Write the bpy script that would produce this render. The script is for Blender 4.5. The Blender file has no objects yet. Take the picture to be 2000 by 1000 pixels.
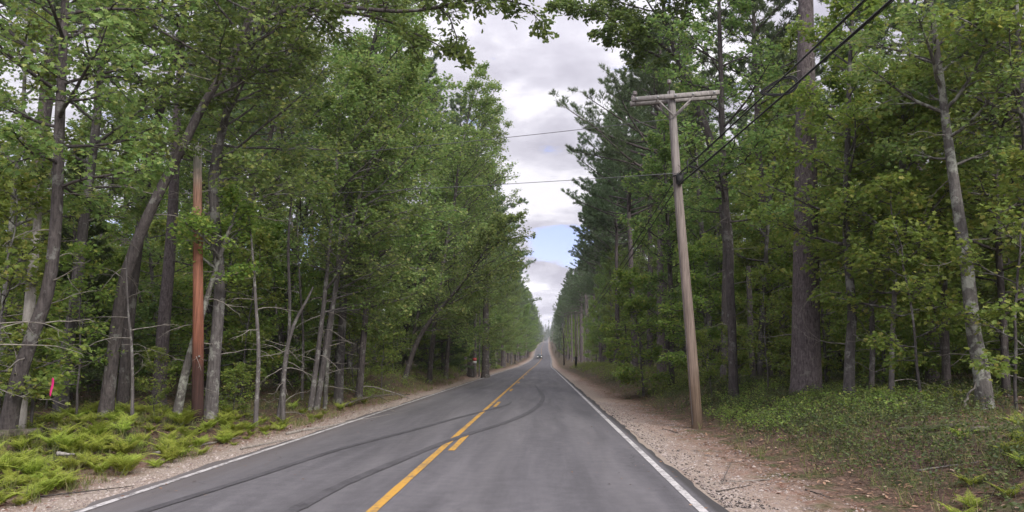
import bpy, math, random
import numpy as np
R = math.radians
scene = bpy.context.scene
COL = scene.collection

# ---------------------------------------------------------------- camera
FPX = 1510.0
CAM = np.array([0.0, 0.0, 1.65])
PITCH, YAW = R(7.54), R(2.25)
cam_data = bpy.data.cameras.new("camera")
cam_data.sensor_width = 36.0
cam_data.lens = FPX / 2000.0 * 36.0
cam_data.clip_start = 0.1
cam_data.clip_end = 6000.0
cam = bpy.data.objects.new("camera", cam_data)
COL.objects.link(cam)
cam.location = CAM
cam.rotation_euler = (R(90) + PITCH, 0, YAW)
scene.camera = cam
scene.render.resolution_x, scene.render.resolution_y = 1024, 512

# ---------------------------------------------------------------- world
SUN_EL, SUN_AZ = R(38), R(148)
world = bpy.data.worlds.new("World")
scene.world = world
world.use_nodes = True
nt = world.node_tree
nt.nodes.clear()
def N(tree, kind, **kw):
    n = tree.nodes.new(kind)
    for k, v in kw.items():
        if k == 'ins':
            for a, b in v.items():
                n.inputs[a].default_value = b
        else:
            setattr(n, k, v)
    return n
def L(tree, a, b): tree.links.new(a, b)
wout = N(nt, 'ShaderNodeOutputWorld')
sky = N(nt, 'ShaderNodeTexSky', sky_type='NISHITA', sun_disc=False, sun_elevation=SUN_EL, sun_rotation=SUN_AZ, ozone_density=2.5, dust_density=0.3)
bgs = N(nt, 'ShaderNodeBackground', ins={'Strength': 0.15})
tint = N(nt, 'ShaderNodeMix', data_type='RGBA', blend_type='MULTIPLY', ins={0: 1.0, 7: (1.0, .80, 1.0, 1)})
L(nt, sky.outputs[0], tint.inputs[6]); L(nt, tint.outputs[2], bgs.inputs[0])
tc = N(nt, 'ShaderNodeTexCoord')
sep = N(nt, 'ShaderNodeSeparateXYZ')
L(nt, tc.outputs['Generated'], sep.inputs[0])
def wmath(op, a, b=None, c=None, clamp=False, tree=None):
    tree = next((v.id_data for v in (a, b, c) if hasattr(v, 'id_data')), tree or nt)
    n = N(tree, 'ShaderNodeMath', operation=op, use_clamp=clamp)
    for i, v in enumerate((a, b, c)):
        if v is None: continue
        if isinstance(v, (int, float)): n.inputs[i].default_value = v
        else: L(tree, v, n.inputs[i])
    return n.outputs[0]
zc = wmath('ADD', wmath('MAXIMUM', sep.outputs['Z'], 0.0), 0.16)
cmb = N(nt, 'ShaderNodeCombineXYZ')
L(nt, wmath('DIVIDE', sep.outputs['X'], zc), cmb.inputs[0])
L(nt, wmath('DIVIDE', sep.outputs['Y'], zc), cmb.inputs[1])
n1 = N(nt, 'ShaderNodeTexNoise', ins={'Scale': 2.1, 'Detail': 8.0, 'Roughness': 0.55, 'Distortion': 0.3})
n2 = N(nt, 'ShaderNodeTexNoise', ins={'Scale': 4.5, 'Detail': 8.0, 'Roughness': 0.6})
L(nt, cmb.outputs[0], n1.inputs['Vector']); L(nt, cmb.outputs[0], n2.inputs['Vector'])
# cloud tone by cloud thickness, undersides grey and lavender, thin parts nearly white
shade = wmath('ADD', wmath('MULTIPLY', n1.outputs[0], 0.75), wmath('MULTIPLY', n2.outputs[0], 0.25))
ramp = N(nt, 'ShaderNodeValToRGB')
e = ramp.color_ramp.elements
e[0].position, e[0].color = 0.42, (0.74, 0.72, 0.77, 1)
e[1].position, e[1].color = 0.60, (0.38, 0.365, 0.43, 1)
m_ = ramp.color_ramp.elements.new(0.5); m_.color = (0.53, 0.515, 0.58, 1)
L(nt, shade, ramp.inputs[0])
# overcast luminance: zenith brighter, and a bright band low over the horizon
lowb = wmath('MULTIPLY', wmath('POWER', wmath('SUBTRACT', 1.0, wmath('MAXIMUM', sep.outputs['Z'], 0.0), clamp=True), 10.0), 1.15)
zen = wmath('MULTIPLY', wmath('POWER', wmath('MAXIMUM', sep.outputs['Z'], 0.0), 1.8), 2.3)
gain = wmath('ADD', wmath('ADD', zen, lowb), 0.86)
bgc = N(nt, 'ShaderNodeBackground')
L(nt, ramp.outputs[0], bgc.inputs[0]); L(nt, gain, bgc.inputs[1])
# break in the cloud, low down the road, where blue sky shows
def dirmask(az, el, sx, sy):
    v = (math.sin(az) * math.cos(el), math.cos(az) * math.cos(el), math.sin(el))
    dx = wmath('DIVIDE', wmath('SUBTRACT', sep.outputs['X'], v[0]), sx)
    dz = wmath('DIVIDE', wmath('SUBTRACT', sep.outputs['Z'], v[2]), sy)
    d2 = wmath('ADD', wmath('MULTIPLY', dx, dx), wmath('MULTIPLY', dz, dz))
    front = wmath('GREATER_THAN', sep.outputs['Y'], 0.0)
    return wmath('MULTIPLY', wmath('SUBTRACT', 1.0, d2, clamp=True), front)
nz = N(nt, 'ShaderNodeTexNoise', ins={'Scale': 11.0, 'Detail': 6.0, 'Roughness': 0.6})
mp = N(nt, 'ShaderNodeMapping'); mp.inputs['Scale'].default_value = (1, 1, 3.0)
L(nt, tc.outputs['Generated'], mp.inputs[0]); L(nt, mp.outputs[0], nz.inputs['Vector'])
hole = wmath('ADD', dirmask(R(2.2), R(8.3), 0.075, 0.033), dirmask(R(-24), R(7.5), 0.25, 0.045))
hole = wmath('ADD', hole, dirmask(R(28), R(9.5), 0.25, 0.05))
hole = wmath('ADD', wmath('MULTIPLY', hole, 1.0), wmath('MULTIPLY', wmath('SUBTRACT', nz.outputs[0], 0.5), 2.6))
mr = N(nt, 'ShaderNodeMapRange', interpolation_type='SMOOTHSTEP', ins={1: 0.22, 2: 0.62})
L(nt, hole, mr.inputs[0])
mixw = N(nt, 'ShaderNodeMixShader')
L(nt, mr.outputs[0], mixw.inputs[0]); L(nt, bgc.outputs[0], mixw.inputs[1]); L(nt, bgs.outputs[0], mixw.inputs[2])
L(nt, mixw.outputs[0], wout.inputs[0])

# ---------------------------------------------------------------- sun (veiled by cloud)
sd = bpy.data.lights.new("sun", 'SUN')
sd.energy = 3.0
sd.angle = R(25)
sd.color = (1.0, 0.95, 0.88)
sun = bpy.data.objects.new("sun", sd)
COL.objects.link(sun)
sun.rotation_euler = (R(90) - SUN_EL, 0, R(180) - SUN_AZ)
scene.view_settings.view_transform = 'Standard'
scene.view_settings.look = 'None'
scene.view_settings.exposure = 0.38
scene.view_settings.gamma = 1.0
scene.render.engine = 'CYCLES'
cy = scene.cycles
cy.max_bounces = 7; cy.diffuse_bounces = 4; cy.glossy_bounces = 2; cy.transmission_bounces = 4
cy.transparent_max_bounces = 4; cy.volume_bounces = 0
cy.use_denoising = True
cy.caustics_reflective = False; cy.caustics_refractive = False

rng = np.random.default_rng(11)
random.seed(11)

# ---------------------------------------------------------------- maths helpers
_F = np.array([-math.sin(YAW) * math.cos(PITCH), math.cos(YAW) * math.cos(PITCH), math.sin(PITCH)])
_Rt = np.array([math.cos(YAW), math.sin(YAW), 0.0])
_Up = np.cross(_Rt, _F)
def ray(px, py): return _F + _Rt * (px - 1000) / FPX - _Up * (py - 500) / FPX
def at(px, py, Y):
    d = ray(px, py); return CAM + d * (Y / d[1])
def sstep(a, b, x):
    t = np.clip((np.asarray(x, float) - a) / (b - a), 0, 1); return t * t * (3 - 2 * t)
_zy = [-60, 0, 110, 150, 190, 230, 270, 316, 370, 430, 600, 900, 1150, 1210, 1330, 1500, 3000]
_zz = [0, 0, 0, -0.1, 0.1, 0.6, 1.2, 2.2, 4.3, 7.0, 12.5, 20, 25, 27, 40, 52, 70]
_sx = [0, 0, 0, 0, .3, .8, 1.2, 1.4, 1.3, 1.2, 2.5, 4.5, 6.2, 7, 9, 16, 80]
def road_z(y): return np.interp(y, _zy, _zz)
def road_s(y): return np.interp(y, _zy, _sx)
def wob(x, y):
    return (np.sin(x * .9 + y * .31) * .5 + np.sin(x * .37 - y * .53 + 1.3) * .7 + np.sin(x * 1.9 + 2.1 * np.sin(y * .8)) * .22
            + np.sin(y * 1.7 + x * .6) * .2)
def gz(x, y):
    x = np.asarray(x, float); y = np.asarray(y, float)
    u = x - road_s(y)
    z = road_z(y).copy() if hasattr(road_z(y), 'copy') else road_z(y)
    right = sstep(3.7, 7.0, u) * .72 + sstep(7, 30, u) * .5 - sstep(2.0, 3.0, u) * .03
    left = sstep(6.0, 9.0, -u) * (.32 + .5 * sstep(20, 45, y)) + sstep(9, 30, -u) * .5 - sstep(5.1, 6.0, -u) * .04
    rough = sstep(.2, 2.5, np.maximum(u - 3.0, -u - 6.0))
    far = sstep(40, 300, np.abs(u)) * 8
    return z + right + left + rough * wob(x, y) * .09 + far
def hit(px, py):
    d = ray(px, py); t = 2.0
    while t < 900:
        p = CAM + d * t
        if p[2] <= gz(p[0], p[1]): break
        t += .05 if t < 40 else .5
    return p

# ---------------------------------------------------------------- mesh buffer
class MB:
    def __init__(s): s.v = []; s.f = []; s.n = 0
    def add(s, V, Fc):
        V = np.asarray(V, np.float32).reshape(-1, 3)
        for f in (Fc if isinstance(Fc, list) else [Fc]):
            f = np.asarray(f, np.int32)
            if f.size: s.f.append(f + s.n)
        s.v.append(V); s.n += len(V)
    def mesh(s, name, mats, smooth=True, attr=None):
        me = bpy.data.meshes.new(name)
        V = np.concatenate(s.v)
        me.vertices.add(len(V)); me.vertices.foreach_set('co', V.ravel())
        li = np.concatenate([f.ravel() for f in s.f])
        tot = np.concatenate([np.full(len(f), f.shape[1], np.int32) for f in s.f])
        st = np.concatenate([[0], np.cumsum(tot)[:-1]]).astype(np.int32)
        me.loops.add(len(li)); me.loops.foreach_set('vertex_index', li)
        me.polygons.add(len(tot)); me.polygons.foreach_set('loop_start', st)
        me.polygons.foreach_set('use_smooth', np.full(len(tot), smooth))
        me.update(calc_edges=True); me.validate()
        for m in (mats if isinstance(mats, (list, tuple)) else [mats]): me.materials.append(m)
        if attr is not None:
            for k, a in attr.items():
                at_ = me.attributes.new(k, 'FLOAT', 'POINT'); at_.data.foreach_set('value', np.asarray(a, np.float32))
        return me
    def obj(s, name, mats, parent=None, smooth=True, loc=None, attr=None):
        o = bpy.data.objects.new(name, s.mesh(name, mats, smooth, attr))
        COL.objects.link(o)
        if parent is not None: o.parent = parent
        if loc is not None: o.location = loc
        return o

def nrm(a): return a / np.maximum(np.linalg.norm(a, axis=-1, keepdims=True), 1e-9)
def tubes(mb, P, Rd, sides=5, cap=False, bark=0.0):
    """P (n,k,3) centre lines, Rd (n,k) radii"""
    P = np.asarray(P, float); Rd = np.asarray(Rd, float)
    if P.ndim == 2: P = P[None]; Rd = Rd[None]
    n, k, _ = P.shape
    T = np.empty_like(P); T[:, 1:-1] = P[:, 2:] - P[:, :-2]; T[:, 0] = P[:, 1] - P[:, 0]; T[:, -1] = P[:, -1] - P[:, -2]
    T = nrm(T)
    ref = np.where(np.abs(T[:, :1, 2:3]) > .8, np.array([1., 0, 0]), np.array([0, 0, 1.]))
    A = nrm(np.cross(T, np.broadcast_to(ref, T.shape))); B = np.cross(T, A)
    an = np.arange(sides) * 2 * math.pi / sides
    r = Rd[:, :, None]
    if bark > 0:
        ph = rng.uniform(0, 6.28, (n, 1, 4))
        zz = np.arange(k)[None, :, None] * 1.0
        r = r * (1 + bark * (np.sin(an * 2 + ph[..., :1] + zz * .25) + .6 * np.sin(an * 5 + ph[..., 1:2] + zz * .13) + .5 * np.sin(an * 3 + zz * .7 + ph[..., 2:3])))
    else:
        r = np.broadcast_to(r, (n, k, sides))
    V = P[:, :, None, :] + r[..., None] * (np.cos(an)[None, None, :, None] * A[:, :, None] + np.sin(an)[None, None, :, None] * B[:, :, None])
    idx = np.arange(n * k * sides).reshape(n, k, sides)
    a = idx[:, :-1, :]; b = idx[:, 1:, :]
    F4 = np.stack([a, np.roll(a, -1, 2), np.roll(b, -1, 2), b], -1).reshape(-1, 4)
    fs = [F4]
    if cap: fs += [idx[:, -1, :].reshape(n, sides), idx[:, 0, ::-1].reshape(n, sides)]
    mb.add(V, fs)

LEAF = {
 'maple': (np.array([[0,0,0],[.22,.40,.05],[.40,.20,.02],[.62,.50,.06],[.68,.20,.03],[1,0,-.08],[.68,-.20,.03],[.62,-.50,.06],[.40,-.20,.02],[.22,-.40,.05]]),
           [np.array([[0,5,4,3,2,1]]), np.array([[0,9,8,7,6,5]])]),
 'oak': (np.array([[0,0,0],[.3,.12,.02],[.45,.30,.05],[.62,.16,.02],[.8,.28,.04],[1.05,0,-.1],[.8,-.28,.04],[.62,-.16,.02],[.45,-.30,.05],[.3,-.12,.02]]),
           [np.array([[0,5,4,3,2,1]]), np.array([[0,9,8,7,6,5]])]),
 'kite': (np.array([[0,0,0],[.45,.36,.06],[1,0,-.06],[.45,-.36,.06]]), [np.array([[0,3,2,1]])]),
 'oval': (np.array([[0,0,0],[.3,.22,.03],[.7,.2,.03],[1,0,-.03],[.7,-.2,.03],[.3,-.22,.03]]), [np.array([[0,3,2,1]]), np.array([[0,5,4,3]])]),
 'needle': (np.array([[0,0.03,0],[1,0,0],[0,-.03,0]]), [np.array([[0,1,2]])]),
 'blade': (np.array([[0,0.05,0],[.5,.06,.0],[1,0,0],[.5,-.06,0],[0,-.05,0]]), [np.array([[0,4,3,2,1]])]),
}
def leaves(mb, P, D, U, S, kind):
    """place len(P) leaves: D direction, U approx up normal, S size"""
    T, fs = LEAF[kind]
    n = len(P)
    D = nrm(D); Y = nrm(np.cross(U, D)); Z = np.cross(D, Y)
    S = np.asarray(S)[:, None, None]
    V = P[:, None, :] + S * (T[None, :, 0:1] * D[:, None] + T[None, :, 1:2] * Y[:, None] + T[None, :, 2:3] * Z[:, None])
    off = (np.arange(n) * len(T))[:, None]
    F_ = [(f[0][None] + off) for f in fs]
    mb.add(V, F_)
def jit(n, s): return rng.normal(0, s, (n, 3))
def along(P, s):
    """points and tangents at params s (n,m) along polylines P (n,k,3)"""
    n, k, _ = P.shape
    x = np.clip(s, 0, .9999) * (k - 1); i = np.floor(x).astype(int); f = (x - i)[..., None]
    r = np.arange(n)[:, None]
    a = P[r, i]; b = P[r, i + 1]
    return a + (b - a) * f, nrm(b - a)
def grow(base, D, Ln, k, wander=.12, rise=0.0, sag=0.0):
    """polylines from base (n,3) in direction D; rise bends up towards the tip, sag bends down"""
    n = len(base)
    P = np.empty((n, k, 3)); P[:, 0] = base
    d = nrm(D.copy()); step = (Ln / (k - 1))[:, None]
    for i in range(1, k):
        d = d + jit(n, wander); d[:, 2] += (rise - sag) / (k - 1)
        d = nrm(d); P[:, i] = P[:, i - 1] + d * step
    return P
def kids(P, Ln, m, lo, hi, ang, ratio, k, flat=.8, wander=.12, rise=0, sag=0, taper=.75):
    n = len(P)
    s = lo + (hi - lo) * (np.arange(m)[None] + rng.uniform(0, .9, (n, m))) / m
    B, T = along(P, s)
    side = nrm(np.cross(T, np.array([0, 0, 1.])) + 1e-6)
    upv = np.cross(side, T)
    sg = np.where((np.arange(m)[None] + rng.integers(0, 2, (n, 1))) % 2 == 0, 1., -1.)[..., None]
    roll = rng.normal(0, 1 - flat, (n, m, 1)) * 1.4
    lat = side * sg * np.cos(roll) + upv * np.sin(roll)
    a = rng.normal(ang, .18, (n, m, 1))
    D = T * np.cos(a) + lat * np.sin(a)
    Lk = (Ln[:, None] * ratio * (1 - taper * s) * rng.uniform(.65, 1.25, (n, m)))
    Q = grow(B.reshape(-1, 3), D.reshape(-1, 3), Lk.ravel(), k, wander, rise, sag)
    return Q, Lk.ravel()
def resample(pts, k, wig=0.0):
    pts = np.asarray(pts, float)
    n = len(pts); x = np.linspace(0, n - 1, k)
    # Catmull-Rom
    pp = np.vstack([2 * pts[0] - pts[1], pts, 2 * pts[-1] - pts[-2]])
    out = []
    for t in x:
        i = min(int(t), n - 2); f = t - i
        p0, p1, p2, p3 = pp[i], pp[i + 1], pp[i + 2], pp[i + 3]
        out.append(.5 * ((2 * p1) + (-p0 + p2) * f + (2 * p0 - 5 * p1 + 4 * p2 - p3) * f * f + (-p0 + 3 * p1 - 3 * p2 + p3) * f ** 3))
    out = np.array(out)
    if wig: out[1:-1] += rng.normal(0, wig, (k - 2, 3)) * [1, 1, 0]
    return out

# ---------------------------------------------------------------- materials
def newmat(name):
    m = bpy.data.materials.new(name); m.use_nodes = True
    t = m.node_tree; t.nodes.clear()
    out = N(t, 'ShaderNodeOutputMaterial')
    return m, t, out
def rgba(c): return (c[0], c[1], c[2], 1)
def ramp_(t, fac, stops):
    r = N(t, 'ShaderNodeValToRGB'); el = r.color_ramp.elements
    el[0].position, el[0].color = stops[0][0], rgba(stops[0][1])
    el[1].position, el[1].color = stops[-1][0], rgba(stops[-1][1])
    for p, c in stops[1:-1]:
        x = el.new(p); x.color = rgba(c)
    L(t, fac, r.inputs[0]); return r.outputs[0]
def noise(t, scale, detail=4, rough=.55, vec=None, dist=0):
    n = N(t, 'ShaderNodeTexNoise', ins={'Scale': scale, 'Detail': detail, 'Roughness': rough, 'Distortion': dist})
    if vec is not None: L(t, vec, n.inputs['Vector'])
    return n.outputs[0]
def mixc(t, fac, a, b, mode='MIX'):
    m = N(t, 'ShaderNodeMix', data_type='RGBA', blend_type=mode)
    for i, v in ((0, fac), (6, a), (7, b)):
        if isinstance(v, (int, float)): m.inputs[i].default_value = v
        elif isinstance(v, tuple): m.inputs[i].default_value = rgba(v)
        else: L(t, v, m.inputs[i])
    return m.outputs[2]
def leafmat(name, stops, trans=.35, rough=.5, spec=.3):
    m, t, out = newmat(name)
    g = N(t, 'ShaderNodeNewGeometry'); oi = N(t, 'ShaderNodeObjectInfo')
    mrx = wmath('FRACT', wmath('ADD', g.outputs['Random Per Island'], 0), tree=t)
    c = ramp_(t, mrx, stops)
    # each tree leans a little lighter or darker, more yellow or more blue
    tco = N(t, 'ShaderNodeTexCoord')
    clump = noise(t, .45, 2, vec=tco.outputs['Object'])
    hs = N(t, 'ShaderNodeHueSaturation')
    L(t, wmath('ADD', .485, wmath('MULTIPLY', oi.outputs['Random'], .03), tree=t), hs.inputs['Hue'])
    hs.inputs['Saturation'].default_value = 1.0
    L(t, wmath('ADD', wmath('ADD', .62, wmath('MULTIPLY', oi.outputs['Random'], .35), tree=t), wmath('MULTIPLY', clump, .45), tree=t), hs.inputs['Value'])
    L(t, c, hs.inputs['Color']); c = hs.outputs[0]
    p = N(t, 'ShaderNodeBsdfPrincipled', ins={'Roughness': rough, 'Specular IOR Level': spec})
    L(t, c, p.inputs['Base Color'])
    tr = N(t, 'ShaderNodeBsdfTranslucent')
    c2 = mixc(t, .35, c, (.9, 1.0, .25), 'MULTIPLY')
    gm = N(t, 'ShaderNodeGamma', ins={'Gamma': .85}); L(t, c2, gm.inputs[0]); L(t, gm.outputs[0], tr.inputs[0])
    mx = N(t, 'ShaderNodeMixShader', ins={0: trans})
    L(t, p.outputs[0], mx.inputs[1]); L(t, tr.outputs[0], mx.inputs[2]); L(t, mx.outputs[0], out.inputs[0])
    return m
def barkmat(name, dark, light, patch=None, patch_amt=.5, scale=1.0, bump=.6, rough=.9):
    m, t, out = newmat(name)
    tco = N(t, 'ShaderNodeTexCoord')
    mp = N(t, 'ShaderNodeMapping'); mp.inputs['Scale'].default_value = (9 * scale, 9 * scale, 1.6 * scale)
    L(t, tco.outputs['Object'], mp.inputs[0])
    a = noise(t, 1.6, 7, .65, mp.outputs[0], .6)
    f = noise(t, 14, 5, .7, tco.outputs['Object'])
    k = wmath('ADD', wmath('MULTIPLY', a, .7, tree=t), wmath('MULTIPLY', f, .3, tree=t), tree=t)
    c = ramp_(t, k, [(.36, dark), (.62, light)])
    if patch:
        pn = noise(t, 3.2, 6, .7, tco.outputs['Object'])
        mk = N(t, 'ShaderNodeMapRange', ins={1: .62 - .16 * patch_amt, 2: .68 - .14 * patch_amt}); L(t, pn, mk.inputs[0])
        c = mixc(t, wmath('MULTIPLY', mk.outputs[0], .75, tree=t), c, patch)
    oi = N(t, 'ShaderNodeObjectInfo')
    hs = N(t, 'ShaderNodeHueSaturation'); L(t, c, hs.inputs['Color'])
    L(t, wmath('ADD', .8, wmath('MULTIPLY', oi.outputs['Random'], .4, tree=t), tree=t), hs.inputs['Value'])
    p = N(t, 'ShaderNodeBsdfPrincipled', ins={'Roughness': rough, 'Specular IOR Level': .2})
    L(t, hs.outputs[0], p.inputs['Base Color'])
    b = N(t, 'ShaderNodeBump', ins={'Strength': min(1, bump * 1.4), 'Distance': .06}); L(t, k, b.inputs['Height']); L(t, b.outputs[0], p.inputs['Normal'])
    L(t, p.outputs[0], out.inputs[0])
    return m
def plain(name, col, rough=.6, metal=0.0, var=.25, scale=8, spec=.3):
    m, t, out = newmat(name)
    tco = N(t, 'ShaderNodeTexCoord')
    f = noise(t, scale, 6, .6, tco.outputs['Object'])
    c = ramp_(t, f, [(.3, tuple(x * (1 - var) for x in col)), (.7, tuple(min(1, x * (1 + var)) for x in col))])
    p = N(t, 'ShaderNodeBsdfPrincipled', ins={'Roughness': rough, 'Metallic': metal, 'Specular IOR Level': spec})
    L(t, c, p.inputs['Base Color']); L(t, p.outputs[0], out.inputs[0])
    return m
M = {}
M['maple'] = leafmat('maple_leaves', [(0, (.125, .205, .062)), (.5, (.19, .28, .085)), (.8, (.255, .33, .105)), (1, (.35, .37, .12))], .5)
M['maple_yellow'] = leafmat('young_maple_leaves', [(0, (.145, .235, .050)), (.5, (.215, .305, .068)), (.85, (.295, .36, .082)), (1, (.38, .36, .095))], .5)
M['oak'] = leafmat('oak_leaves', [(0, (.085, .14, .04)), (.6, (.13, .195, .05)), (1, (.20, .25, .065))], .38)
M['pine'] = leafmat('pine_needles', [(0, (.095, .145, .080)), (.6, (.14, .20, .105)), (1, (.20, .26, .13))], .3, .55)
M['hemlock'] = leafmat('hemlock_needles', [(0, (.055, .09, .035)), (.6, (.085, .13, .045)), (1, (.13, .175, .06))], .25, .55)
M['fern'] = leafmat('fern_fronds', [(0, (.25, .32, .05)), (.5, (.36, .43, .075)), (1, (.48, .52, .11))], .45)
M['shrub'] = leafmat('low_shrub_leaves', [(0, (.045, .075, .025)), (.5, (.075, .11, .03)), (.85, (.12, .155, .04)), (1, (.18, .13, .06))], .25)
M['litter'] = leafmat('dead_leaves', [(0, (.10, .06, .042)), (.5, (.19, .115, .075)), (.85, (.30, .19, .125)), (1, (.42, .32, .24))], .05, .8, .15)
M['bark_dark'] = barkmat('dark_bark', (.035, .030, .030), (.115, .100, .097), (.20, .20, .185), .45, 1.5)
M['bark_grey'] = barkmat('grey_bark', (.055, .049, .049), (.14, .127, .125), (.27, .27, .25), .6, 1.3)
M['bark_pine'] = barkmat('pine_bark', (.045, .036, .037), (.20, .168, .172), (.22, .21, .19), .2, 2.4, 1.0)
M['bark_lichen'] = barkmat('lichen_bark', (.055, .050, .047), (.135, .125, .118), (.30, .31, .27), .8, 1.2)
M['deadwood'] = barkmat('weathered_deadwood', (.13, .115, .10), (.30, .275, .25), None, 0, .8, .3)
M['pale_wood'] = barkmat('pale_barkless_wood', (.24, .22, .20), (.50, .47, .44), (.12, .10, .09), .35, .8, .5)
M['dark_twig'] = barkmat('dark_twigs', (.045, .038, .036), (.12, .105, .095))
M['log'] = barkmat('rotting_log', (.06, .05, .042), (.19, .165, .14), (.07, .09, .03), .8)

# ---------------------------------------------------------------- tagging
def tag(o, label, cat, group=None, kind=None):
    if label: o['label'] = label
    if cat: o['category'] = cat
    if group: o['group'] = group
    if kind: o['kind'] = kind
    return o
def empty(name, loc, label=None, cat=None, group=None):
    o = bpy.data.objects.new(name, None); COL.objects.link(o); o.location = loc
    o.empty_display_size = .3
    return tag(o, label, cat, group)
def struct(o): o['kind'] = 'structure'; return o

# ================================================================ GROUND
def axis(parts):
    out = []
    for a, b, st in parts: out += list(np.arange(a, b, st))
    return np.array(out + [parts[-1][1]])
yy = axis([(-40, 4, 2), (4, 40, .22), (40, 80, .6), (80, 200, 2), (200, 500, 6), (500, 1500, 30), (1500, 3000, 150)])
xx_r = axis([(2.0, 12, .2), (12, 24, .5), (24, 60, 2), (60, 200, 10), (200, 900, 70)])
xx_l = axis([(5.25, 14, .2), (14, 26, .5), (26, 60, 2), (60, 200, 10), (200, 900, 70)])
us = np.concatenate([-xx_l[::-1], [-4, -2, 0, 1.2], xx_r])
U, Y = np.meshgrid(us, yy, indexing='ij')
X = U + road_s(Y)
Z = gz(X, Y)
near = sstep(.1, 1.0, np.maximum(U - 2.3, -U - 5.6))
Z = Z + rng.normal(0, .012, Z.shape) * near - .05 * (sstep(-5.1, -4.6, U) * (1 - sstep(1.5, 1.9, U)))
g = MB()
V = np.stack([X, Y, Z], -1)
ni, nj = X.shape
idx = np.arange(ni * nj).reshape(ni, nj)
g.add(V.reshape(-1, 3), np.stack([idx[:-1, :-1], idx[1:, :-1], idx[1:, 1:], idx[:-1, 1:]], -1).reshape(-1, 4))
m, t, out = newmat('forest_floor_and_verge')
tco = N(t, 'ShaderNodeTexCoord'); P_ = tco.outputs['Object']
at_u = N(t, 'ShaderNodeAttribute', attribute_name='offset').outputs['Fac']
n_big = noise(t, .35, 4, .6, P_); n_mid = noise(t, 1.6, 6, .65, P_); n_fine = noise(t, 22, 6, .7, P_); n_grit = noise(t, 90, 3, .7, P_)
floor = ramp_(t, n_fine, [(.3, (.035, .026, .021)), (.48, (.085, .058, .044)), (.6, (.15, .10, .075)), (.72, (.26, .19, .15))])
moss = ramp_(t, n_fine, [(.3, (.03, .042, .018)), (.7, (.09, .115, .04))])
mk = N(t, 'ShaderNodeMapRange', ins={1: .47, 2: .6}); L(t, n_mid, mk.inputs[0])
floor = mixc(t, wmath('MULTIPLY', mk.outputs[0], .75, tree=t), floor, moss)
grit = wmath('ADD', wmath('MULTIPLY', n_fine, .5, tree=t), wmath('MULTIPLY', n_grit, .5, tree=t), tree=t)
sand = ramp_(t, grit, [(.32, (.17, .125, .10)), (.5, (.29, .24, .20)), (.62, (.41, .36, .31)), (.75, (.56, .52, .47))])
mpn = N(t, 'ShaderNodeMapping'); mpn.inputs['Scale'].default_value = (2.2, .8, 1); L(t, P_, mpn.inputs[0])
drift = noise(t, 1.4, 7, .75, mpn.outputs[0], 1.0)
md = N(t, 'ShaderNodeMapRange', ins={1: .5, 2: .66}); L(t, drift, md.inputs[0])
needle_c = ramp_(t, n_fine, [(.3, (.10, .05, .035)), (.7, (.27, .15, .11))])
# needle drifts get denser away from the pavement
awayr = N(t, 'ShaderNodeMapRange', ins={1: 2.1, 2: 3.2}); L(t, at_u, awayr.inputs[0])
awayl = N(t, 'ShaderNodeMapRange', ins={1: -5.7, 2: -6.5}); L(t, at_u, awayl.inputs[0])
away = wmath('MAXIMUM', awayr.outputs[0], awayl.outputs[0], tree=t)
dr = wmath('MULTIPLY', md.outputs[0], .35, tree=t)
dr = wmath('ADD', dr, wmath('MULTIPLY', away, wmath('MULTIPLY', drift, 1.1, tree=t), tree=t), clamp=True, tree=t)
sand = mixc(t, dr, sand, needle_c)
# edge of the verge wanders
wnd = wmath('MULTIPLY', wmath('SUBTRACT', n_mid, .5, tree=t), 2.6, tree=t)
er = N(t, 'ShaderNodeMapRange', ins={1: 2.9, 2: 3.8}); L(t, wmath('ADD', at_u, wnd, tree=t), er.inputs[0])
el_ = N(t, 'ShaderNodeMapRange', ins={1: -6.3, 2: -7.0}); L(t, wmath('ADD', at_u, wmath('MULTIPLY', wnd, .5, tree=t), tree=t), el_.inputs[0])
edge = wmath('MAXIMUM', er.outputs[0], el_.outputs[0], tree=t)
c = mixc(t, edge, sand, floor)
p = N(t, 'ShaderNodeBsdfPrincipled', ins={'Roughness': .95, 'Specular IOR Level': .1})
L(t, c, p.inputs['Base Color'])
b = N(t, 'ShaderNodeBump', ins={'Strength': .8, 'Distance': .02}); L(t, grit, b.inputs['Height']); L(t, b.outputs[0], p.inputs['Normal'])
L(t, p.outputs[0], out.inputs[0])
ground = struct(g.obj('ground', m, attr={'offset': U.ravel()}))

# ================================================================ ROAD
ry = axis([(-40, 4, 2), (4, 60, .35), (60, 200, 1.5), (200, 500, 6), (500, 1500, 30)])
def edge_wob(y, s): return .035 * np.sin(y * 2.3 + s) + .05 * np.sin(y * .61 + 2 * s) + .03 * np.sin(y * 5.9 + s) + rng.normal(0, .018, len(y)) * (y < 60)
er_ = 1.97 + .6 * edge_wob(ry, 1.0); el2 = -5.13 + edge_wob(ry, 2.0)
cols = [el2, el2 + .04, -4.6, -3.9, -3.2, -2.6, -2.0, -1.4, -.8, -.2, .4, 1.0, 1.6, er_ - .04, er_]
Uc = np.stack([np.broadcast_to(np.asarray(c_, float), ry.shape) for c_ in cols], 0)
Yc = np.broadcast_to(ry, Uc.shape)
def crown_z(u, y): return road_z(y) + .055 - .012 * ((np.asarray(u) + 1.6) / 3.4) ** 2 * 2
Zc = crown_z(Uc, Yc).copy(); Zc[0] -= .07; Zc[-1] -= .07
rm = MB(); idx = np.arange(Uc.size).reshape(Uc.shape)
rm.add(np.stack([Uc + road_s(Yc), Yc, Zc], -1).reshape(-1, 3), np.stack([idx[:-1, :-1], idx[1:, :-1], idx[1:, 1:], idx[:-1, 1:]], -1).reshape(-1, 4))
m, t, out = newmat('asphalt')
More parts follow.
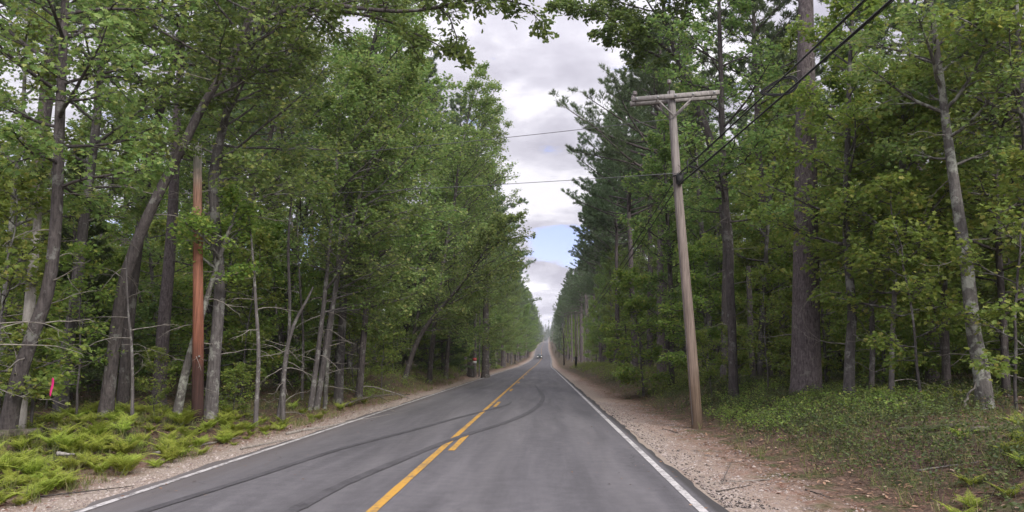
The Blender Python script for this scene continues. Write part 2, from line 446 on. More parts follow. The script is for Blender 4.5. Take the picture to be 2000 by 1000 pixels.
tco = N(t, 'ShaderNodeTexCoord'); P_ = tco.outputs['Object']
u_ = N(t, 'ShaderNodeAttribute', attribute_name='offset').outputs['Fac']
fine = noise(t, 75, 4, .85, P_); midn = noise(t, 5, 6, .7, P_)
mpn = N(t, 'ShaderNodeMapping'); mpn.inputs['Scale'].default_value = (1.3, .10, 1); L(t, P_, mpn.inputs[0])
streak = noise(t, 1.5, 6, .6, mpn.outputs[0], .4)
k = wmath('ADD', wmath('ADD', wmath('MULTIPLY', fine, .45, tree=t), wmath('MULTIPLY', midn, .2, tree=t), tree=t), wmath('MULTIPLY', streak, .35, tree=t), tree=t)
base = ramp_(t, k, [(.38, (.058, .055, .060)), (.5, (.100, .095, .102)), (.62, (.158, .150, .158))])
# oil and wear down the wheel paths
def band(c0, w, tree=t):
    d = wmath('DIVIDE', wmath('ABSOLUTE', wmath('SUBTRACT', u_, c0, tree=tree), tree=tree), w, tree=tree)
    return wmath('SUBTRACT', 1.0, d, clamp=True, tree=tree)
wear = wmath('ADD', wmath('ADD', band(-.75, .45), band(.95, .45), tree=t), wmath('ADD', band(-4.15, .5), band(-2.55, .45), tree=t), tree=t)
base = mixc(t, wmath('MULTIPLY', wear, wmath('MULTIPLY', streak, .35, tree=t), tree=t), base, (.17, .16, .16))
dirt = N(t, 'ShaderNodeMapRange', ins={1: -4.3, 2: -5.2}); L(t, wmath('ADD', u_, wmath('MULTIPLY', wmath('SUBTRACT', midn, .5, tree=t), 1.0, tree=t), tree=t), dirt.inputs[0])
base = mixc(t, wmath('MULTIPLY', dirt.outputs[0], .35, tree=t), base, (.26, .215, .185))
dk = N(t, 'ShaderNodeMapRange', ins={1: 1.80, 2: 1.86}); L(t, u_, dk.inputs[0])
base = mixc(t, wmath('MULTIPLY', dk.outputs[0], .85, tree=t), base, (.042, .038, .038))
vor = N(t, 'ShaderNodeTexVoronoi', feature='DISTANCE_TO_EDGE', ins={'Scale': .32})
mpc = N(t, 'ShaderNodeMapping'); mpc.inputs['Scale'].default_value = (1.3, .45, 1); L(t, P_, mpc.inputs[0])
vadd = N(t, 'ShaderNodeVectorMath', operation='ADD'); L(t, mpc.outputs[0], vadd.inputs[0])
nn = N(t, 'ShaderNodeTexNoise', ins={'Scale': 1.8, 'Detail': 6}); L(t, P_, nn.inputs['Vector']); L(t, nn.outputs['Color'], vadd.inputs[1])
L(t, vadd.outputs[0], vor.inputs['Vector'])
ck = N(t, 'ShaderNodeMapRange', ins={1: .0012, 2: .0045, 3: 1.0, 4: 0.0}); L(t, vor.outputs['Distance'], ck.inputs[0])
cpm = N(t, 'ShaderNodeMapRange', ins={1: .5, 2: .6}); L(t, noise(t, .22, 3, .5, P_), cpm.inputs[0])
base = mixc(t, wmath('MULTIPLY', wmath('MULTIPLY', ck.outputs[0], cpm.outputs[0], tree=t), .65, tree=t), base, (.035, .033, .034))
p = N(t, 'ShaderNodeBsdfPrincipled', ins={'Roughness': .72, 'Specular IOR Level': .3})
L(t, base, p.inputs['Base Color'])
b = N(t, 'ShaderNodeBump', ins={'Strength': .35, 'Distance': .006}); L(t, fine, b.inputs['Height']); L(t, b.outputs[0], p.inputs['Normal'])
L(t, p.outputs[0], out.inputs[0])
road = struct(rm.obj('road', m, attr={'offset': Uc.ravel()}))

def worn(name, col, under=(.12, .115, .12), lo=.36, hi=.46, scale=30, spec=.2):
    m, t, out = newmat(name)
    tco = N(t, 'ShaderNodeTexCoord')
    a = noise(t, scale, 6, .75, tco.outputs['Object']); b_ = noise(t, 2.0, 5, .6, tco.outputs['Object'])
    k = N(t, 'ShaderNodeMapRange', ins={1: lo, 2: hi}); L(t, wmath('ADD', wmath('MULTIPLY', a, .6, tree=t), wmath('MULTIPLY', b_, .4, tree=t), tree=t), k.inputs[0])
    c = mixc(t, k.outputs[0], under, col)
    c = mixc(t, wmath('MULTIPLY', b_, .3, tree=t), c, tuple(x * .6 for x in col))
    p = N(t, 'ShaderNodeBsdfPrincipled', ins={'Roughness': .7, 'Specular IOR Level': spec})
    L(t, c, p.inputs['Base Color']); L(t, p.outputs[0], out.inputs[0])
    return m
M['white_paint'] = worn('worn_white_paint', (.52, .50, .49), (.15, .14, .14), .43, .53, 18)
M['yellow_paint'] = worn('worn_yellow_paint', (.52, .29, .055), (.17, .13, .09), .39, .52, 16)
M['rubber'] = worn('tyre_rubber_marks', (.055, .052, .056), (.10, .095, .102), .44, .60, 20)
def strip(name, uc, w, y0, y1, mat, dz=.004, wfun=None):
    ys = np.arange(y0, y1, .35) if y1 < 70 else np.concatenate([np.arange(y0, 60, .35), np.arange(60, 200, 1.5), np.arange(200, y1, 6)]) if y0 < 60 else np.arange(y0, y1, 6)
    ys = np.append(ys[ys < y1 - .05], y1)
    uu = np.full_like(ys, uc) if not callable(uc) else uc(ys)
    ww = (np.full_like(ys, w) / 2) * (1 + rng.normal(0, .03, len(ys)))
    mb = MB(); k = len(ys)
    sh = road_s(ys)
    A = np.stack([uu - ww + sh, ys, crown_z(uu - ww, ys) + dz], -1); B = np.stack([uu + ww + sh, ys, crown_z(uu + ww, ys) + dz], -1)
    mb.add(np.stack([A, B], 1).reshape(-1, 3), np.stack([np.arange(k - 1) * 2, np.arange(k - 1) * 2 + 1, np.arange(k - 1) * 2 + 3, np.arange(k - 1) * 2 + 2], -1))
    o = mb.obj(name, mat, road); return o
strip('edge_line', 1.70, .10, -30, 1200, M['white_paint'], .006)
strip('edge_line', -4.92, .10, -30, 1200, M['white_paint'], .006)
strip('centre_line', -1.80, .115, -30, 1200, M['yellow_paint'], .006)
for k_ in range(-2, 24):
    s0 = 13.75 + 12.2 * k_
    strip('centre_dash', -1.60, .115, s0, s0 + 3.0, M['yellow_paint'], .006)
def flat_pt(px, py):
    d = ray(px, py); t_ = -1.6 / d[2]; p_ = CAM + d * t_; return p_[:2]
def ribbon(name, pix, w, mat, dz):
    P2 = np.array([flat_pt(*q) for q in pix]); P3 = resample(np.column_stack([P2, np.zeros(len(P2))]), 90)[:, :2]
    Tn = np.gradient(P3, axis=0); Tn /= np.linalg.norm(Tn, axis=1, keepdims=True); Nn = np.column_stack([-Tn[:, 1], Tn[:, 0]])
    ww = w / 2 * (1 + rng.normal(0, .06, (90, 1))); ww[:10] *= np.linspace(.8, 1, 10)[:, None]; ww[-12:] *= np.linspace(1, .25, 12)[:, None]
    A = P3 - Nn * ww; B = P3 + Nn * ww
    mb = MB(); k = 90
    f = lambda Q: np.column_stack([Q, crown_z(Q[:, 0], Q[:, 1]) + dz])
    mb.add(np.stack([f(A), f(B)], 1).reshape(-1, 3), np.stack([np.arange(k - 1) * 2, np.arange(k - 1) * 2 + 1, np.arange(k - 1) * 2 + 3, np.arange(k - 1) * 2 + 2], -1))
    return mb.obj(name, mat, road)
ribbon('skid_mark', [(470, 1045), (575, 997), (660, 952), (750, 913), (890, 857), (1000, 821), (1046, 797), (1061, 777), (1054, 764), (1044, 752)], .17, M['rubber'], .009)
ribbon('skid_mark', [(150, 1040), (300, 992), (500, 930), (600, 897), (690, 870), (800, 842), (900, 815), (985, 793), (1000, 785)], .14, M['rubber'], .009)

# ================================================================ TREE MAKERS
def to_meshes(trunk, crown, bark, leaf, dead=None):
    d = {'trunk': trunk.mesh('trunk', bark)}
    if crown is not None and crown.n: d['crown'] = crown.mesh('crown', leaf, smooth=False)
    if dead: d['dead_branch'] = [b_.mesh('dead_branch', M['deadwood']) for b_ in dead]
    return d
def place(name, meshes, loc, label, cat, group=None, rz=0.0, s=1.0, tilt=(0, 0)):
    o = empty(name, loc, label, cat, group)
    o.rotation_euler = (tilt[0], tilt[1], rz); o.scale = (s, s, s)
    for k_, ml in meshes.items():
        for me in (ml if isinstance(ml, list) else [ml]):
            c = bpy.data.objects.new(k_, me); COL.objects.link(c); c.parent = o
    return o
def trunk_path(H, lean=(0, 0), k=14, wig=.06):
    z = np.linspace(0, 1, k)
    P = np.column_stack([lean[0] * z ** 1.3, lean[1] * z ** 1.3, H * z])
    w = np.cumsum(rng.normal(0, wig, (k, 2)), 0); w -= w[0]
    P[:, :2] += w * (z ** .5)[:, None]
    P[0, 2] = -.35
    return P
def add_trunk(mb, P, r0, r1=.03, flare=.45, sides=12, k=26, bark=.03):
    Q = resample(P, k)
    s = np.linspace(0, 1, k)
    r = r1 + (r0 - r1) * (1 - s) ** .85
    h = Q[:, 2] - Q[0, 2]
    r = r * (1 + flare * np.exp(-h / .35))
    tubes(mb, Q, r, sides, bark=bark)
    return Q, r
def foliate(trunkmb, crown, Q, L1, leaf, size, n2=7, n3=5, nl=7, r_limb=.035, flat=.85, k1=8, rise=.25, upang=1.0, lo=.2, droop=.35, len2=.46, len3=.50, cluster=.09):
    """limbs Q (n,k,3): sub-branches, twigs and leaves in flat layered sprays"""
    n = len(Q); k = Q.shape[1]
    tubes(trunkmb, Q, (r_limb * (L1 / L1.max()))[:, None] * np.linspace(1, .16, k)[None] + .004, 5)
    P2, L2 = kids(Q, L1, n2, lo, 1.0, .85, len2, 6, flat, .13, rise * .3)
    tubes(trunkmb, P2, np.linspace(.011, .004, 6)[None] * np.clip(L2 / L2.mean(), .6, 1.6)[:, None], 4)
    P3, L3 = kids(P2, L2, n3, .15, 1.0, .8, len3 / len2, 4, flat, .15)
    L3 = np.maximum(L3, .12)
    tubes(trunkmb, P3, np.broadcast_to(np.linspace(.005, .0025, 4), P3.shape[:2]), 3)
    PP = np.concatenate([P3[:, [0, 1, 2, 3]], P2[:, [2, 3, 4, 5]]], 0)
    m_ = len(PP)
    s = rng.uniform(.15, 1.0, (m_, nl)); B, T = along(PP, s)
    B = B.reshape(-1, 3) + jit(m_ * nl, cluster); T = T.reshape(-1, 3)
    side = nrm(np.cross(T, [0, 0, 1.])) * np.where(rng.random((len(T), 1)) < .5, 1, -1)
    D = T * .7 + side * rng.uniform(.2, 1.1, (len(T), 1)) + jit(len(T), .25); D[:, 2] -= droop * rng.uniform(.2, 1.5, len(T))
    U_ = np.array([0, 0, 1.]) + jit(len(T), .6)
    leaves(crown, B, D, U_, rng.uniform(.7, 1.25, len(T)) * size, leaf)
def limbs_from(P, n, lo, hi, length, elev, bias=None, k=8, rise=.3, prof=None, wander=.1):
    s = np.sort(lo + (hi - lo) * (np.arange(n) + rng.uniform(0, 1, n)) / n)
    B, T = along(P[None], s[None]); B = B[0]
    az = np.arange(n) * 2.399 + rng.uniform(-.5, .5, n)
    if bias is not None:
        b = np.arctan2(bias[1], bias[0]); d = (az - b + math.pi) % (2 * math.pi) - math.pi
        az = b + d * (1 - bias[2] * .5)
    x = (s - lo) / (hi - lo + 1e-6)
    pr = prof(x) if prof else (np.sin(np.clip(x * .8 + .15, 0, 1) * math.pi) * .6 + .4) * (1 - .5 * x)
    Ln = length * pr * rng.uniform(.7, 1.2, n)
    if bias is not None: Ln = Ln * (1 + bias[2] * .45 * np.cos(az - b))
    e_ = elev[0] + (elev[1] - elev[0]) * x + rng.normal(0, .12, n)
    D = np.column_stack([np.cos(az) * np.cos(e_), np.sin(az) * np.cos(e_), np.sin(e_)])
    return grow(B, D, Ln, k, wander, rise), Ln
def dead_sticks(mb, P, n, lo, hi, length, kid=3, droop=.3):
    """into one mesh, or, when mb is a list, one mesh for each branch"""
    if n <= 0: return
    Q, Ln = limbs_from(P, n, lo, hi, length, (.25, -.1), rise=-droop, prof=lambda x: np.ones_like(x) * .8, wander=.16, k=7)
    P2 = kids(Q, Ln, kid, .3, 1, .8, .4, 5, .5, .2)[0].reshape(n, kid, 5, 3)
    for i in range(n):
        m_ = MB() if isinstance(mb, list) else mb
        tubes(m_, Q[i:i + 1], np.linspace(.013, .003, 7)[None] * (Ln / Ln.mean())[i], 4)
        tubes(m_, P2[i], np.broadcast_to(np.linspace(.006, .0025, 5), (kid, 5)), 3)
        if isinstance(mb, list): mb.append(m_)

def broadleaf(P, r0, crown=(.35, 1), nl=22, length=3.2, leaf='maple', size=.11, leafm='maple', bark='bark_grey', bias=None, dead=6, n2=8, n3=7, nleaf=6, elev=(.15, .8), flare=.45, extra=None, rlimb=.04, deadlen=1.3, topr=.03, sep=False):
    tr, cr = MB(), MB(); de = [] if sep else tr
    Q, r = add_trunk(tr, P, r0, topr, flare)
    if nl:
        B, Ln = limbs_from(Q, nl, crown[0], crown[1], length, elev, bias)
        foliate(tr, cr, B, Ln, leaf, size, n2, n3, nleaf, rlimb)
    if extra:
        for pts, rr, sub in extra:
            E = resample(pts, 16)[None]
            ln = np.array([np.linalg.norm(np.diff(E[0], axis=0), axis=1).sum()])
            tubes(tr, E, np.linspace(rr, rr * .2, 16)[None], 7)
            if sub:
                P2, L2 = kids(E, ln, sub, .2, 1.0, .75, .26, 8, .6, .16, .1, taper=.6)
                foliate(tr, cr, P2, L2, leaf, size, 5, 4, nleaf, .02, lo=.1)
    dead_sticks(de, Q, dead, .08, max(crown[0] * 1.15, .15), deadlen)
    return to_meshes(tr, cr, M[bark], M[leafm], de if sep else None)

def pine(P, r0, H, crown=.25, spread=4.0, wh=.55, per=4, nleaf=8, needle=.11, nm='pine', bark='bark_pine', dead=14, width=.055, n2=9, n3=4, elev=(.02, .55), prof=None, droop=0.0, tuft=12, flare=.35, sep=False):
    tr, cr = MB(), MB(); de = [] if sep else tr
    Q, r = add_trunk(tr, P, r0, .025, flare, sides=16, k=30, bark=.010)
    n = int((1 - crown) * H / wh * per)
    prof = prof or (lambda x: np.clip((.55 + .9 * x) * (x < .35) + (x >= .35) * (1.05 - .95 * ((x - .35) / .65) ** 1.15), .06, 1.1))
    B, Ln = limbs_from(Q, n, crown, .995, spread, elev, k=8, rise=.35 - droop, prof=prof, wander=.07)
    tubes(tr, B, (.012 + .012 * Ln)[:, None] * np.linspace(1, .15, 8)[None], 5)
    P2, L2 = kids(B, Ln, n2, .25, 1.0, .8, .34, 5, .92, .1, .25 - droop, taper=.65)
    L2 = np.maximum(L2, .2)
    tubes(tr, P2, np.broadcast_to(np.linspace(.012, .004, 5), P2.shape[:2]), 3)
    P3, L3 = kids(P2, L2, n3, .2, 1.0, .7, .5, 3, .8, .12, .3 - droop)
    PP = np.concatenate([P3, P2[:, 2:5], B[:, -3:]], 0)
    m_ = len(PP)
    s = np.tile(np.linspace(.35, 1.0, nleaf)[None], (m_, 1)); Bp, T = along(PP, s)
    Bp = np.repeat(Bp.reshape(-1, 3), tuft // 4, 0); T = np.repeat(T.reshape(-1, 3), tuft // 4, 0)
    k_ = len(Bp)
    D = T * .8 + jit(k_, .6); D[:, 2] += .25 - droop
    leaves(cr, Bp + jit(k_, .02), D, np.array([0, 0, 1.]) + jit(k_, .5), rng.uniform(.8, 1.3, k_) * needle, nm_leaf(width))
    dead_sticks(de, Q, dead, .06, crown * 1.25, spread * .45, 3, .2)
    return to_meshes(tr, cr, M[bark], M[nm], de if sep else None)
def nm_leaf(w):
    key = 'n%.3f' % w
    if key not in LEAF:
        LEAF[key] = (np.array([[0, w, 0], [.6, w * .8, .02], [1, 0, 0], [.6, -w * .8, .02], [0, -w, 0]]), [np.array([[0, 4, 3, 2, 1]])])
    return key

# ================================================================ TREES THE PHOTO SHOWS ONE BY ONE
def hero_path(pix, Y, jitter=0.35):
    """trunk points (world) through the given sight lines on a tree standing at distance Y"""
    pts = [at(px, py, Y) for px, py in pix]
    b = pts[0].copy(); b[2] = float(gz(b[0], b[1]))
    off = rng.normal(0, jitter, len(pts)) * np.linspace(0, 1, len(pts)); off = np.cumsum(off) * .3
    for i in range(1, len(pts)):
        pts[i] = at(pix[i][0], pix[i][1], Y + off[i])
    loc = b.copy(); P = np.array(pts) - loc
    P[0] = (P[1] - P[0]) * 0 + np.array([0, 0, -.35])
    return loc, P
def base_Y(px, py): return hit(px, py)[1]

TOROAD_L = (1, -.1, .8); TOROAD_R = (-1, -.1, .8)
def hero(name, pix, Y, r0, label, cat='tree', **kw):
    loc, P = hero_path(pix, Y)
    return place(name, broadleaf(P, r0, sep=True, **kw), loc, label, cat)

rng = np.random.default_rng(101)
# ---- left side of the road
hero('maple_tree', [(8, 852), (30, 760), (62, 660), (95, 560), (110, 420), (116, 250), (122, 120), (128, -20), (132, -160), (140, -330)], 13.0, .14,
     'dark trunked maple rising at the left edge of the picture, leaning right at its foot', bark='bark_dark', crown=(.46, 1), nl=26, length=2.6, size=.10, dead=10)
hero('tree_snag', [(38, 812), (50, 690), (62, 550), (72, 450), (76, 404), (80, 386)], 14.0, .115,
     'pale barkless dead snag with a broken top, at the far left among dark trunks', bark='pale_wood', nl=0, dead=7, deadlen=1.6, topr=.035, flare=.15)
hero('birch_tree', [(-6, 800), (8, 600), (18, 480), (30, 350), (42, 260), (50, 100), (54, -60)], 16.0, .06,
     'thin pale stemmed tree left of the broken snag', bark='bark_lichen', nl=14, length=1.8, size=.085, dead=4, leafm='maple_yellow')
hero('maple_tree', [(118, 795), (128, 700), (145, 600), (165, 420), (188, 240), (198, 100), (207, -60), (214, -250)], 17.5, .16,
     'straight grey maple with a pink ribbon tied beside its foot', bark='bark_grey', crown=(.4, 1), nl=26, length=2.8, size=.10, dead=9, deadlen=1.8)
hero('oak_tree', [(205, 800), (225, 660), (245, 540), (290, 420), (350, 300), (400, 200), (455, 110), (492, 15), (515, -110), (520, -260)], 17.0, .15,
     'big leaning oak whose limbs reach out over the road, left of the brown pole', bark='bark_dark', leaf='oak', leafm='oak', size=.13, crown=(.55, 1), nl=20, length=3.4, dead=8, deadlen=2.4,
     extra=[([at(470, 85, 17) - np.array([*at(205, 800, 17)[:2], float(gz(*at(205, 800, 17)[:2]))]), *[at(a_, b_, y_) - np.array([*at(205, 800, 17)[:2], float(gz(*at(205, 800, 17)[:2]))]) for a_, b_, y_ in
             [(540, 28, 16.8), (620, 8, 16.5), (720, 18, 16), (800, 22, 15.6), (880, 8, 15.3), (960, -4, 15), (1035, 12, 14.8)]]], .07, 15),
            ([at(a_, b_, y_) - np.array([*at(205, 800, 17)[:2], float(gz(*at(205, 800, 17)[:2]))]) for a_, b_, y_ in
             [(540, 28, 16.8), (640, 20, 17), (740, 36, 17.3), (800, 60, 17.5), (850, 85, 17.8), (895, 108, 18)]], .05, 9)])
hero('maple_tree', [(238, 800), (255, 600), (275, 440), (300, 270), (335, 140), (360, 20), (378, -130), (390, -300)], 19.5, .145,
     'dark maple standing just behind the big leaning oak', bark='bark_dark', crown=(.42, 1), nl=26, length=3.0, size=.105, dead=10)
hero('maple_tree', [(410, 815), (419, 700), (429, 560), (421, 430), (416, 340), (436, 250), (455, 172), (485, 60), (507, -50), (520, -200)], 18.6, .16,
     'smooth grey crooked maple immediately right of the brown pole', bark='bark_grey', crown=(.36, 1), nl=28, length=3.6, size=.11, bias=TOROAD_L, dead=8, deadlen=2.0)
hero('birch_tree', [(340, 820), (362, 730), (383, 655), (402, 590), (430, 500), (465, 400)], 18.0, .11,
     'pale lichen covered leaning trunk crossing behind the foot of the brown pole', bark='bark_lichen', crown=(.7, 1), nl=8, length=1.6, size=.09, dead=8, leafm='maple_yellow')
hero('dead_tree', [(553, 806), (556, 715), (572, 640), (600, 585), (612, 560)], 20.0, .065,
     'thin bent dead sapling beside the end of the fern bed', bark='bark_grey', nl=0, dead=8, deadlen=1.1, topr=.02)
hero('dead_tree', [(540, 806), (560, 700), (566, 600), (563, 480), (570, 380)], 21.0, .05,
     'thin straight dead stem just left of the bent sapling', bark='bark_grey', nl=0, dead=7, deadlen=1.4)
for i_, (pix_, r_, lb_) in enumerate([
    ([(604, 787), (622, 680), (636, 560), (648, 430), (660, 300), (668, 180)], .085, 'left stem of the close clump of three grey maples on the left bank'),
    ([(616, 784), (640, 660), (664, 520), (700, 390), (745, 260), (790, 150)], .095, 'middle stem of the three maple clump, leaning towards the road'),
    ([(634, 788), (642, 690), (656, 560), (668, 420), (690, 280), (700, 160)], .07, 'slim right stem of the three maple clump with red lichen low down')]):
    hero('maple_tree', pix_, 24.0 + i_ * .4, r_, lb_, bark='bark_lichen' if i_ == 2 else 'bark_grey', crown=(.3, 1), nl=20, length=2.8, size=.10, bias=TOROAD_L, dead=9, deadlen=1.3)
hero('maple_tree', [(788, 733), (812, 675), (842, 625), (895, 562), (940, 500), (985, 440)], 44.0, .15,
     'dark maple leaning steeply over the road edge further along the left bank', bark='bark_dark', crown=(.3, 1), nl=22, length=3.8, size=.13, bias=TOROAD_L, dead=5)
hero('maple_tree', [(700, 765), (712, 640), (725, 500), (745, 380), (770, 260), (800, 160)], 30.0, .14,
     'grey maple between the three stem clump and the steeply leaning one', bark='bark_dark', crown=(.25, 1), nl=30, length=4.0, size=.12, bias=TOROAD_L, dead=6)
hero('maple_tree', [(660, 775), (668, 640), (676, 480), (690, 330), (705, 200), (735, 60), (760, -60)], 27.0, .16,
     'tall full crowned maple on the left bank, its crown highest beside the sky', bark='bark_grey', crown=(.32, 1), nl=34, length=3.8, size=.115, bias=TOROAD_L, dead=6)

rng = np.random.default_rng(202)
# ---- right side of the road
loc, P = hero_path([(1573, 768), (1574, 600), (1574, 400), (1574, 200), (1574, 40), (1573, -150), (1572, -400), (1571, -600)], 21.0, .1)
place('white_pine', pine(P, .40, 18.0, crown=.62, spread=3.6, needle=.12, dead=30, n2=10, sep=True, flare=.30), loc, 'massive straight white pine with thick furrowed bark right of the utility pole', 'tree')
oloc = np.array([*at(1420, 752, 28)[:2], 0]); oloc[2] = float(gz(oloc[0], oloc[1]))
loc, P = hero_path([(1420, 752), (1421, 600), (1422, 470), (1408, 370), (1385, 270), (1352, 180), (1322, 108), (1300, 40), (1290, -60), (1285, -180)], 28.0, .1)
oL = [[at(a_, b_, y_ * 28 / 20.5) - loc for a_, b_, y_ in br] for br in [
    [(1322, 112, 20.5), (1290, 85, 20.2), (1250, 62, 19.8), (1215, 55, 19.4), (1180, 25, 19), (1130, 15, 18.5), (1075, 2, 18.2)],
    [(1352, 178, 20.5), (1300, 120, 19.8), (1255, 95, 19.2), (1215, 72, 18.8), (1185, 62, 18.5)],
    [(1322, 112, 20.5), (1335, 40, 20.3), (1345, -40, 20), (1330, -120, 19.6)]]]
place('oak_tree', broadleaf(P, .23, sep=True, crown=(.72, 1), nl=18, length=3.4, leaf='oak', leafm='oak', size=.17, bark='bark_dark', bias=TOROAD_R, dead=8, deadlen=1.6,
      extra=[(oL[0], .08, 11), (oL[1], .07, 8), (oL[2], .07, 9)]), loc,
      'crooked dark oak behind the utility pole crossarm, spreading limbs towards the road', 'tree')
hero('maple_tree', [(1432, 748), (1428, 600), (1418, 420), (1412, 300), (1408, 150), (1404, 0), (1400, -160)], 24.0, .15,
     'straight dark maple close behind the crooked oak', bark='bark_dark', crown=(.3, 1), nl=30, length=3.0, size=.11, dead=8)
hero('maple_tree', [(1656, 782), (1660, 690), (1664, 600), (1655, 500), (1652, 400), (1656, 260), (1660, 120), (1668, -40)], 18.6, .13,
     'slender maple with split bark right of the massive pine', bark='bark_grey', crown=(.42, 1), nl=24, length=2.8, size=.105, leafm='maple_yellow', dead=8, deadlen=1.7)
hero('birch_tree', [(1925, 800), (1916, 720), (1902, 650), (1888, 520), (1870, 400), (1850, 260), (1838, 160), (1818, 0), (1805, -160)], 15.2, .155,
     'pale flaky barked birch leaning left near the right edge of the picture', bark='bark_lichen', crown=(.55, 1), nl=18, length=2.4, size=.09, dead=8, deadlen=1.5)
hero('maple_tree', [(2030, 800), (2020, 600), (2008, 300), (1995, 180), (1985, 40), (1980, -120)], 15.5, .13,
     'grey maple half cut by the right edge of the picture', bark='bark_grey', crown=(.3, 1), nl=30, length=3.2, size=.105, leafm='maple_yellow', dead=8)
hero('dead_tree', [(1472, 752), (1466, 640), (1462, 520)], 27, .12, 'short dark stub trunk left of the massive pine', bark='bark_dark', nl=0, dead=5, topr=.08)
hero('maple_tree', [(1482, 745), (1486, 650), (1492, 560), (1500, 440), (1512, 320), (1520, 200)], 29, .10, 'thin grey maple between the short dark stub and the massive pine', bark='bark_grey', nl=20, length=2.6, size=.11, leafm='maple_yellow')
hero('maple_tree', [(1527, 738), (1527, 620), (1530, 480), (1536, 340), (1540, 200), (1545, 80)], 33, .13, 'dark maple just left of the massive pine and further back', bark='bark_dark', nl=24, length=2.8, size=.12, leafm='maple_yellow')
hero('maple_tree', [(1310, 742), (1312, 620), (1306, 480), (1300, 350), (1296, 220)], 34, .14, 'dark straight maple just left of the nearest utility pole', bark='bark_dark', crown=(.2, .95), nl=30, length=2.8, size=.12)
hero('maple_tree', [(1740, 800), (1742, 690), (1748, 560), (1756, 440), (1760, 300), (1764, 180)], 17.5, .06, 'young bright leaved maple between the slender split bark maple and the birch', bark='bark_grey', crown=(.3, 1), nl=26, length=2.4, size=.11, leafm='maple_yellow', dead=3)
hero('maple_tree', [(1700, 776), (1704, 660), (1700, 520), (1705, 400), (1715, 280)], 20.5, .07, 'small maple with a dense crown right behind the slender split bark maple', bark='bark_grey', crown=(.3, 1), nl=26, length=2.8, size=.115, leafm='maple_yellow', dead=3)
hero('maple_tree', [(1850, 790), (1846, 660), (1842, 520), (1830, 380), (1822, 240), (1815, 100)], 19.5, .10, 'leafy maple behind and left of the leaning birch', bark='bark_dark', crown=(.25, 1), nl=30, length=3.0, size=.115, dead=4)
hero('maple_tree', [(1965, 780), (1960, 640), (1950, 480), (1944, 330), (1938, 160), (1930, 40)], 18.0, .09, 'bright yellow green maple right of the leaning birch', bark='bark_dark', crown=(.28, 1), nl=30, length=2.8, size=.11, leafm='maple_yellow', dead=4)
# tall pines on the right whose tiered crowns stand against the sky
for (px, Y_, H_, sp_, cr_, lb_) in [
    (907, 75, 22.5, 6.2, .25, 'tall feathery white pine on the left overhanging the road, nearest of the left pines'),
    (955, 108, 22.5, 6.6, .22, 'second feathery white pine overhanging the road on the left'),
    (985, 150, 24, 6.6, .22, 'third feathery white pine on the left, beside the blue patch of sky'),
    (1292, 42, 20.0, 6.4, .28, 'tall tiered white pine on the right whose branches stand against the sky'),
    (1240, 58, 21.0, 5.4, .30, 'second tall white pine from the front along the right of the road'),
    (1205, 76, 22.5, 4.8, .34, 'third tall white pine from the front along the right of the road'),
    (1196, 98, 23.5, 5.2, .36, 'fourth tall white pine from the front, where the right treeline drops towards the vanishing point')]:
    b_ = at(px, 700, Y_); z_ = float(gz(b_[0], b_[1]))
    P = trunk_path(H_, (rng.normal(0, .3), 0), wig=.04)
    place('white_pine', pine(P, .26, H_, crown=cr_, spread=sp_, needle=.17 if Y_ < 70 else .20, wh=.62, width=.06 if Y_ < 70 else .08, n2=15, n3=5, nleaf=8, dead=16), (b_[0], b_[1], z_), lb_, 'tree')

# ================================================================ MODELS FOR THE REST OF THE WOOD
rng = np.random.default_rng(303)
pf = {}
pf['maple'] = [broadleaf(trunk_path(h, (rng.normal(0, .8), rng.normal(0, .8))), .13 + .004 * h, crown=(.18, 1), nl=30, length=3.1, size=.12, leaf='kite', nleaf=8, dead=4, bark=('bark_dark', 'bark_grey')[i % 2], elev=(.1, .8)) for i, h in enumerate((13, 15, 16.5, 14))]
pf['maple_light'] = [broadleaf(trunk_path(h, (rng.normal(0, .6), rng.normal(0, .6))), .11, crown=(.12, 1), nl=30, length=2.7, size=.12, leaf='kite', leafm='maple_yellow', nleaf=8, dead=3, bark='bark_grey', elev=(.05, .7)) for h in (10, 12)]
pf['lean'] = [broadleaf(trunk_path(h, (2.8, 0)), .14, crown=(.12, 1), nl=40, length=4.2, size=.125, leaf='kite', nleaf=8, dead=4, bark='bark_dark', bias=(1, 0, .8)) for h in (15, 17)]
pf['pine'] = [pine(trunk_path(h, wig=.04), .22, h, crown=c_, spread=s_, wh=.62, needle=.19, width=.08, nleaf=6, dead=12, n2=8) for h, c_, s_ in ((20, .35, 3.6), (22, .3, 4.0), (24, .22, 4.4))]
pf['hemlock'] = [pine(trunk_path(h, wig=.03), .10, h, crown=.06, spread=2.3, wh=.36, needle=.11, width=.10, nleaf=7, nm='hemlock', dead=0, n2=8, n3=4, elev=(-.05, .5), prof=lambda x: 1.05 - .95 * x, droop=.3, bark='bark_dark') for h in (7, 9)]
pf['sapling'] = [broadleaf(trunk_path(h, (rng.normal(0, .4), rng.normal(0, .4)), wig=.04), .03, crown=(.15, 1), nl=14, length=1.35, size=.10, leafm='maple_yellow', n2=6, n3=4, nleaf=5, dead=0, rlimb=.012, topr=.008, elev=(.1, .6)) for h in (2.4, 3.4, 4.6)]
pf['sapling_dark'] = [broadleaf(trunk_path(h, (rng.normal(0, .4), rng.normal(0, .4)), wig=.04), .04, crown=(.1, 1), nl=18, length=1.6, size=.11, leafm='maple', n2=6, n3=4, nleaf=6, dead=0, rlimb=.014, topr=.008, elev=(.0, .6)) for h in (3.6, 5.2)]
